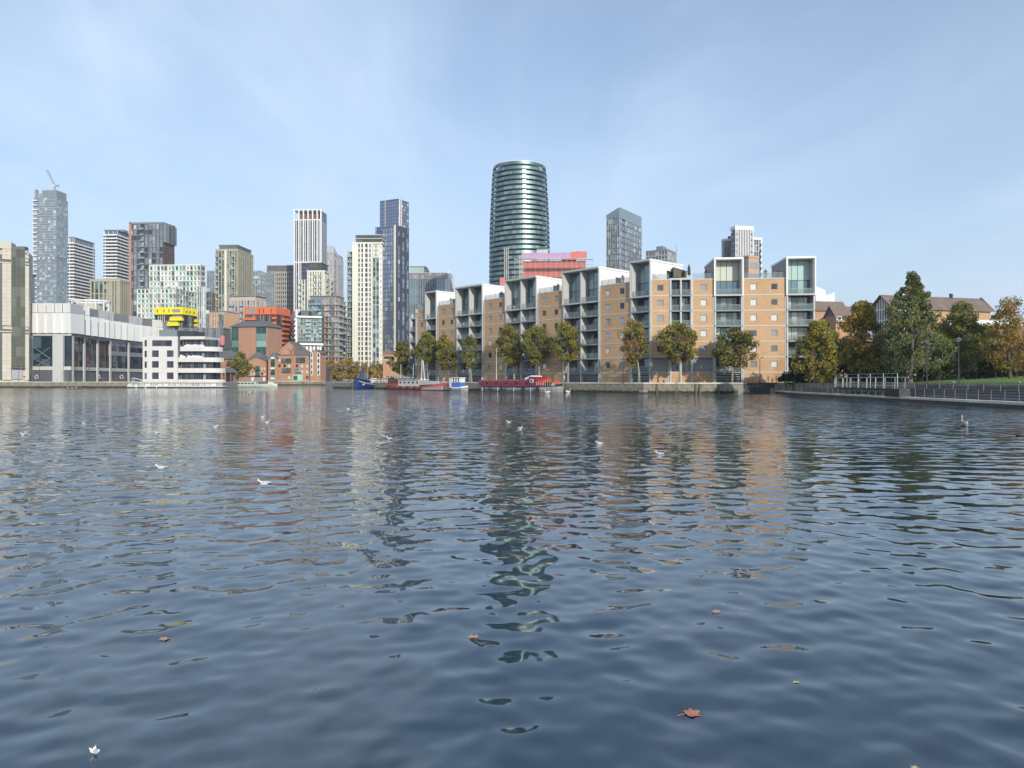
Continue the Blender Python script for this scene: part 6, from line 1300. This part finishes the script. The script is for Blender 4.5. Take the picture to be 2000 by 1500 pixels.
# ------------------------------------------------------------------ trees
LEAF = dict(olive=leafmat('leaf_olive', (.23, .22, .06)), yellow=leafmat('leaf_yellow', (.34, .27, .055)), brown=leafmat('leaf_brown', (0.312, 0.169, 0.058)), green=leafmat('leaf_green', (0.124, 0.156, 0.058)),
            dark=leafmat('leaf_dark', (.028, .040, .016)), grey=leafmat('leaf_greygreen', (0.195, 0.215, 0.117)), orange=leafmat('leaf_orange', (0.442, 0.234, 0.039)), gold=leafmat('leaf_gold', (0.546, 0.351, 0.078)))
BARK = mat('plane_bark', (.26, .24, .19), .9, var=.35, scale=3, bump=.5); BARKD = mat('dark_bark', (.10, .08, .06), .9, var=.3, scale=3)
def tree(label, trunk_px, Y, z0, crown, shape, pal, n=2600, ls=.34, name='plane_tree', bark=BARK, group=None, tr=None, depth=None, cat='tree', clumps=None, bare=.0, fork=True):
    x0, x1, y0, y1 = crown; zt, zb = PZ(y0, Y), PZ(y1, Y); X = PX(trunk_px, Y); w = (x1-x0)/FPX*Y/2*(1.15 if shape == 'cone' else .99); cx = PX((x0+x1)/2, Y)-X; h = zt-zb
    t = thing(name, label, cat, (X, Y, z0), 0, group); zc0 = zb-z0; tr = tr or max(.12, h*.024)
    dp = depth or w*.95; K = clumps or 60; C = []
    lump = [(R.uniform(0, 6.28), R.uniform(.5, 3), R.uniform(.05, .16)) for _ in range(5)]
    for i in range(K):
        for _ in range(50):
            f = R.random()
            if shape == 'round': prof = max(.12, math.sin(math.pi*(f*.86+.11)))**.75
            elif shape == 'cone': prof = (min(1, (f+.08)*3.8))**.6*max(.04, (1-f))**.92*1.34
            elif shape == 'egg': prof = max(.1, math.sin(math.pi*(f*.84+.13)))**.6*(1.08-.42*f)
            elif shape == 'fan': prof = (.35+.65*min(1, f*1.7))*max(.1, 1-max(0, f-.55)*1.9)**.6
            else: prof = max(.2, 1-f*.9)**.5
            a = R.uniform(0, 2*math.pi); rr = R.random()**.42
            rr *= prof*(1 + sum(m*math.sin(k*a+p+f*5) for p, k, m in lump))
            if rr < 1.25: break
        C.append(Vector((cx*(.4+.6*f)+rr*w*math.cos(a), rr*dp*math.sin(a), zc0 + f*h*.97)))
    # trunk and limbs
    mb = MB(); top = zc0 + h*.55; bend = R.uniform(-.04, .04)*h
    tp = [(0, 0, -.1), (bend*.3, 0, zc0*.5), (cx*.3+bend, 0, zc0+h*.1), (cx*.6, 0, top), (cx*.8, 0, zc0+h*.85)]
    mb.tube(tp, [tr*1.35, tr, tr*.85, tr*.45, tr*.1], 8)
    for c in R.sample(C, min(len(C), 18)):
        f0 = R.uniform(.0, .5); s0 = Vector((cx*.3+bend, 0, zc0+h*(.02+f0*.8))); s0.x = cx*(.3+.5*f0)+bend*(1-f0)
        if c.z < s0.z+.2: s0.z = max(zc0*.8, c.z-h*.15)
        mid = s0.lerp(c, .5) + Vector((0, 0, -h*.03)); mb.tube([s0, mid, c], [tr*.45*(1-f0*.5), tr*.28*(1-f0*.5), tr*.06], 5)
    mb.build('trunk', bark, t)
    # leaves
    names = list(pal); wts = [pal[k] for k in names]; L_ = MB(); per = int(n*1.9/K); cr = max(w, h*.4)*.27*(60/K)**.33
    for c in C:
        fz = min(1, max(0, (c.z-zc0)/h)); base = R.choices(range(len(names)), wts)[0]; q = cr*R.uniform(.6, 1.3)*((.55+.55*(1-fz)**.8) if shape == 'cone' else 1); cnt = int(per*R.uniform(.5, 1.5)*(1-bare*R.random()))
        for _ in range(cnt):
            d = Vector((R.gauss(0, 1), R.gauss(0, 1), R.gauss(0, .75))).normalized()*q*R.random()**.4; p = c+d
            k = base if R.random() < .52 else R.choices(range(len(names)), wts)[0]
            a = Vector((R.gauss(0, 1), R.gauss(0, 1), R.gauss(0, .8))).normalized(); u = a.orthogonal().normalized(); v = a.cross(u); s_ = ls*R.uniform(.5, 1.25)
            L_.face([p-u*s_*.6, p-v*s_*.4+u*s_*.1, p+u*s_*.62, p+v*s_*.42-u*s_*.08], k)
    L_.build('crown', [LEAF[k] for k in names], t)
    return t
QT = 'plane trees along the quay'
AUT = dict(olive=5, green=3, yellow=.9, brown=.6)
def quay_tree(label, tpx, wallY, crown, pal=AUT, **k): return tree(label, tpx, wallY, ZB, crown, k.pop('shape', 'round'), pal, group=QT, **k)
def wy(px, off=5.5):  # distance of a point in front of the block at this column
    if px > 1275: return 140.0
    g = G1; u = g.u(px); p = g.world(u, -off); return p[1]
quay_tree('dark olive tree at the far left end of the brick block', 786, wy(800)+3, (762, 804, 667, 730), dict(olive=4, green=3, brown=1.5, dark=2.5), n=3400, ls=.42)
quay_tree('narrow olive tree above the red barge, left of a similar one', 836, wy(836), (812, 855, 648, 706), dict(olive=5, green=2, yellow=1, dark=1), n=3000, ls=.38)
quay_tree('olive tree above the pale bow of the red barge', 877, wy(872), (848, 889, 655, 718), dict(olive=5, green=2, yellow=1.2, brown=.6), n=3000, ls=.38)
quay_tree('smallest sparse tree with a pale trunk before the double balcony column', 921, wy(921), (899, 937, 657, 716), dict(olive=4, green=4, yellow=.6), n=1500, ls=.36, bare=.5)
quay_tree('upright olive tree over the left half of the maroon barge', 1004, wy(1000), (966, 1017, 636, 714), dict(olive=5, green=2, yellow=1.2, brown=1), n=3300, ls=.36)
quay_tree('bushy round olive tree over the middle of the maroon barge', 1053, wy(1050), (1019, 1077, 640, 706), dict(olive=6, green=2.5, yellow=.8), n=3400, ls=.35)
quay_tree('yellow flecked tree with a tall bare trunk right of the maroon barge', 1109, wy(1105), (1079, 1131, 630, 702), dict(olive=4.5, yellow=2.2, green=2, brown=.4), n=3200, ls=.34)
quay_tree('russet leaning tree at the corner where the block bends', 1248, 141, (1210, 1263, 627, 714), dict(brown=3.5, olive=3, yellow=1.5), n=2600, ls=.33, bare=.3)
quay_tree('large round brown-green tree before the twin recessed balconies', 1327, 139.5, (1285, 1368, 635, 702), dict(olive=5, brown=1.4, yellow=1.2, green=2.4), n=5200, ls=.33, clumps=90)
quay_tree('largest dark green round tree before the wide balcony column', 1430, 138.5, (1396, 1476, 641, 714), dict(green=4, olive=4, brown=1, dark=1.5), n=5600, ls=.33, clumps=95)
PT_ = 'trees in the park on the right'
P = dict(name='park_tree', group=PT_, bark=BARKD)
tree('yellow-green bushy tree hugging the end of the apartment block', 1597, 124, ZB, (1552, 1646, 628, 744), 'round', dict(yellow=4.5, olive=3.5, green=1.5), n=7000, ls=.32, clumps=110, **P)
tree('conical orange-yellow tree left of the tallest green one', 1679, 107, ZB, (1641, 1731, 588, 717), 'egg', dict(yellow=2.6, orange=1.6, olive=4.5, green=1.5, brown=1), n=9500, ls=.27, clumps=170, **P)
tree('tallest pointed grey-green tree in the middle of the park', 1777, 100, 2.0, (1727, 1842, 530, 716), 'cone', dict(grey=5, green=3.2, olive=2.5, dark=1.2), n=16500, ls=.25, clumps=260, tr=.30, name='park_tree', group=PT_, bark=mat('grey_bark', (.12, .105, .085), .9, var=.35, scale=3))
tree('pointed grey-green tree right of the tallest one', 1871, 104, 2.2, (1838, 1922, 590, 717), 'egg', dict(grey=4, olive=3.5, yellow=1.4, green=2), n=8000, ls=.26, clumps=120, **P)
tree('thin russet tree with pale bare twigs at the right edge', 1973, 98, 2.5, (1930, 2016, 583, 716), 'round', dict(brown=4, olive=2, yellow=2), n=5200, ls=.22, clumps=120, bare=.6, **P)
tree('yellow tree behind, in the gap before the russet tree', 1920, 124, 2.2, (1885, 1965, 636, 735), 'round', dict(yellow=2.2, olive=4, green=2), n=4200, ls=.34, clumps=80, **P)
tree('yellow-olive tree behind, between the two pointed green trees', 1832, 122, 2.2, (1800, 1872, 632, 738), 'round', dict(olive=4, yellow=2.4, green=2), n=4000, ls=.34, clumps=80, **P)
tree('dark green tree filling the gap between the orange tree and the tallest one', 1740, 126, 2.2, (1712, 1778, 640, 738), 'round', dict(dark=4, green=3, olive=2.5), n=3800, ls=.34, clumps=80, **P)
tree('brown-yellow tree partly outside the right edge of the park', 2030, 112, 2.5, (1985, 2075, 640, 735), 'round', dict(olive=4, yellow=2, brown=2), n=3600, ls=.34, clumps=80, **P)
SP = ['below the yellow-green bushy tree', 'left of the orange tree trunk', 'right of the orange tree trunk', 'left of the tallest tree trunk', 'right of the tallest tree trunk', 'midway between the two pointed trees', 'left of the right-hand pointed tree', 'right of the right-hand pointed tree', 'under the yellow tree on the right', 'left of the russet tree trunk', 'at the right edge of the park', 'behind the lamp posts, right of centre', 'at the foot of the end balcony column']
for i, px in enumerate((1612, 1650, 1702, 1742, 1795, 1828, 1858, 1892, 1922, 1955, 1998, 1812, 1560)):
    Ys = 128 + (i % 3)*2.5 if px < 1640 else 121 + (i % 3)*2.5
    tree(f'dark evergreen shrub {SP[i]}', px, Ys, ZB, (px-(30 if px < 1600 else 44), px+44, (690 if px < 1600 else 658)+(i*7) % 22, 747), 'dome', dict(dark=6, green=2), n=3200, ls=.36, clumps=80, name='shrub', group='dark shrubs below the park trees', bark=BARKD, cat='shrub')
# trees on the far banks
tree('rounded green and yellow tree between the white terraces and the brick houses', 468, 290, ZB, (449, 491, 690, 733), 'round', dict(green=3, olive=4, yellow=1), n=2600, ls=.6, clumps=60, name='bank_tree', cat='tree')
for i, (a, c, yt) in enumerate(((627, 645, 704), (640, 659, 701), (655, 676, 703), (672, 692, 699), (689, 704, 707), (703, 721, 710), (718, 737, 708), (734, 751, 711), (748, 766, 705))):
    lab = ['leftmost, beside the brick row', 'second from the brick row', 'third, above the bridge arm', 'above the bridge portal', 'just left of the blue barge mast', 'above the blue barge', 'between the blue barge and cream tower base', 'under the cream tower base', 'rightmost, under the brick wing'][i]
    tree(f'golden autumn tree by the channel, {lab}', (a+c)/2, 428+i % 2*5, ZB, (a-2, c+2, yt, 738), 'dome', dict(gold=3, orange=.8, olive=4, brown=1.5), n=1000, ls=.85, clumps=34, name='golden_tree', group='golden trees behind the bridge', bark=BARKD)

# ------------------------------------------------------------------ birds and floating leaves
GW = mat('gull_white', (.62, .62, .62), .7, var=.03); GG = mat('gull_grey', (.42, .45, .48), .7, var=.05); BEAK = mat('beak_orange', (.6, .16, .03), .5); BKB = mat('bird_black', (.015, .015, .015), .6); SWG = mat('cygnet_grey', (.36, .33, .30), .8, var=.1)
def ell(x, yw, zc, zh, n=10): return [(x, yw*math.cos(a), zc+zh*math.sin(a)) for a in np.linspace(0, 2*math.pi, n+1)[:-1]]
def gull_mesh(body=GW, back=GG):
    mb = MB()
    prof = [(-.19, .008, .075, .006), (-.15, .03, .068, .014), (-.09, .055, .05, .04), (-.02, .068, .04, .055), (.05, .062, .045, .055), (.085, .04, .07, .04), (.10, .028, .10, .03), (.125, .031, .125, .032), (.15, .026, .125, .027), (.168, .010, .12, .010)]
    mb.loft([ell(*p) for p in prof], 0)
    mb.loft([ell(.165, .008, .118, .008, 6), ell(.20, .002, .110, .003, 6)], 1)
    for s_ in (-1, 1): mb.loft([[(x, s_*y, z), (x, s_*(y+.008), z-.02), (x, s_*(y-.012), z-.045), (x, s_*(y-.02), z-.01)] for x, y, z in ((.06, .052, .085), (0, .064, .095), (-.08, .055, .092), (-.15, .028, .075), (-.2, .008, .07))], 2)
    return mb.mesh('gull', [body, BEAK, back], True)
GUL = gull_mesh()
gl_ = [(45, 849, 'far left, swimming alone'), (165, 829, 'small one left of the faint hall reflection'), (306, 846, 'left of the pair in the left middle'), (325, 822, 'tiny one above the left-middle pair'), (421, 834, 'below the pontoon reflection'), (513, 815, 'upper of two under the orange block'), (522, 825, 'lower of two under the orange block'), (680, 799, 'near the blue barge reflection'), (760, 858, 'on the pale reflection of the cream tower'), (993, 825, 'left of two below the maroon barge'), (1016, 837, 'right of two below the maroon barge'), (1170, 866, 'dim one on the brown reflection'), (1287, 887, 'brightest one on the orange reflection'), (314, 915, 'large one in the left middle water'), (515, 944, 'nearest one, with its head raised'), (133, 757.2, 'left of three by the left quay'), (141, 757.4, 'middle of three by the left quay'), (149, 757, 'right of three by the left quay'), (488, 766, 'below the pale green barge'), (1862, 751, 'perched on the rail of the steps'), (1992, 751, 'perched on the rail at the right edge')]
for i, (px, py, lb) in enumerate(gl_):
    if py < 755: x, y, z = (47.0, 0, 0); y = 47.0*FPX/(px-1000); z = 2.12
    else: y = WY(py) if py > 760 else 238.; x = PX(px, y); z = water_z(x, y)-.02
    big = .85 if i in (13, 14) else (1.7 if 15 <= i <= 18 else .85)
    o = link('gull', GUL, None, (x, y, z), R.choice([.3, -.4, 2.9, 3.4, .1, 2.6]), (big,)*3); tag(o, f'white gull, {lb}', 'gull', 'gulls on the water')
def swan_mesh(m):
    mb = MB(); prof = [(-.55, .02, .36, .02), (-.48, .10, .30, .07), (-.30, .22, .22, .16), (-.05, .27, .18, .20), (.2, .22, .16, .18), (.36, .12, .16, .13), (.42, .06, .18, .08)]
    mb.loft([ell(*p) for p in prof], 0)
    for s_ in (-1, 1): mb.loft([[(x, s_*y, z), (x, s_*(y+.05), z-.06), (x, s_*y, z-.16), (x, s_*(y-.06), z-.04)] for x, y, z in ((.22, .16, .34), (0, .2, .44), (-.25, .16, .46), (-.5, .05, .42))], 0)
    mb.tube([(.34, 0, .18), (.44, 0, .30), (.42, 0, .48), (.38, 0, .64), (.42, 0, .76), (.50, 0, .79), (.56, 0, .77)], [.09, .065, .05, .045, .048, .052, .035], 8, 0)
    mb.tube([(.56, 0, .77), (.66, 0, .73)], [.03, .012], 6, 1)
    return mb.mesh('swan', [m, BEAK], True)
SW = swan_mesh(GW); SG = swan_mesh(SWG)
for px, py, rz, lb, me in ((1069, 767.5, 2.9, 'white swan just right of the maroon barge, leftmost of three in line', SW), (1109, 766.5, .1, 'white swan below the bare trunked tree, middle of three in line', SW), (1140, 765.5, 3.0, 'white swan before the dock wall, rightmost of three in line', SW), (935, 762.0, 1.4, 'white swan upright beside the left end of the maroon barge', SW), (1882, 832, 1.3, 'grey young swan on the dark water at the right', SG)):
    y = WY(py); x = PX(px, y); tag(link('swan', me, None, (x, y, water_z(x, y)-.06), rz, (1.35,)*3 if px == 935 else ((.72,)*3 if px == 1882 else None)), lb, 'swan', 'swans on the dock')
CT = gull_mesh(BKB, BKB); y = WY(852); tag(link('coot', CT, None, (PX(1989, y), y, -.02), 2.8), 'small black coot at the right edge of the water', 'coot')
def leaf_mesh(seed, m):
    r = random.Random(seed); pts = []
    lobes = [(0, 1), (.3, .72), (.5, .62), (.72, .8), (.95, .95), (1.2, .72), (1.4, .56), (1.75, .74), (2.2, .62), (2.7, .42), (math.pi, .25)]
    for a, q in lobes: pts.append((a, q*r.uniform(.9, 1.1)))
    full = [(a, q) for a, q in pts] + [(-a, q*r.uniform(.9, 1.1)) for a, q in pts[-2:0:-1]]
    P = [(q*.5*math.cos(a), q*.5*math.sin(a), .02*math.sin(3*a)+.03*q*q) for a, q in full]; mb = MB(); n = len(P); mb.v = P + [(p[0], p[1], p[2]-.02) for p in P] + [(0, 0, .0), (0, 0, -.02)]
    for i in range(n): j = (i+1) % n; mb.f += [(2*n, i, j), (2*n+1, n+j, n+i), (i, n+i, n+j, j)]; mb.m += [0, 0, 0]
    b0 = len(mb.m); mb.tube([(-.1, 0, .01), (-.4, .05, .0), (-.62, .02, -.01)], .012, 4); return mb.mesh('leaf', m)
LC = [mat('floating_leaf_red', (.42, .17, .11), .6, var=.2, scale=8), mat('floating_leaf_tan', (.42, .24, .16), .6, var=.2, scale=8), mat('floating_leaf_yellow', (.5, .42, .16), .6, var=.2, scale=8)]
for i, (px, py, sz, k, lb) in enumerate(((1347, 1390, .16, 0, 'large reddish maple leaf floating nearest the viewer'), (319, 1249, .12, 1, 'faded red leaf floating at the lower left'), (925, 1245, .12, 1, 'small tan leaf floating left of centre'), (1555, 1333, .06, 2, 'tiny yellow leaf speck right of the maple leaf'), (1400, 1196, .13, 1, 'pale tan leaf drifting right of centre'), (1785, 1498, .07, 2, 'yellow leaf cut by the bottom edge'))):
    y = WY(py); x = PX(px, y); o = link('floating_leaf', leaf_mesh(i, LC[k]), None, (x, y, water_z(x, y)+.006), R.uniform(0, 6.28), (sz, sz, sz)); tag(o, lb, 'leaf', 'leaves floating on the water')
y = WY(1474); x = PX(184, y); mb = MB()
for i in range(16):
    a = R.uniform(-.3, 3.4); l_ = R.uniform(.03, .05); c = Vector((0, 0, 0)); d = Vector((math.cos(a), R.uniform(-.6, .6), abs(math.sin(a))*.8+.15)).normalized()*l_; s_ = d.orthogonal().normalized()*.009
    mb.face([c-s_*.3, c+d*.5-s_, c+d, c+d*.5+s_, c+s_*.3])
o = mb.build('feather', GW, None, (x, y, water_z(x, y)+.008)); tag(o, 'fluffy white feather floating at the bottom left', 'feather')

# ------------------------------------------------------------------ air
hm = bpy.data.materials.new('thin_haze'); hm.use_nodes = True; hm.node_tree.nodes.remove(hm.node_tree.nodes['Principled BSDF'])
pv_ = hm.node_tree.nodes.new('ShaderNodeVolumePrincipled'); pv_.inputs['Color'].default_value = (.80, .88, 1, 1); pv_.inputs['Density'].default_value = .00018; pv_.inputs['Anisotropy'].default_value = .2
hm.node_tree.links.new(pv_.outputs[0], hm.node_tree.nodes['Material Output'].inputs['Volume'])
hzb = MB().box(-6100, 6100, -400, 9100, -3, 330).build('haze', hm); tag(hzb, kind='stuff')
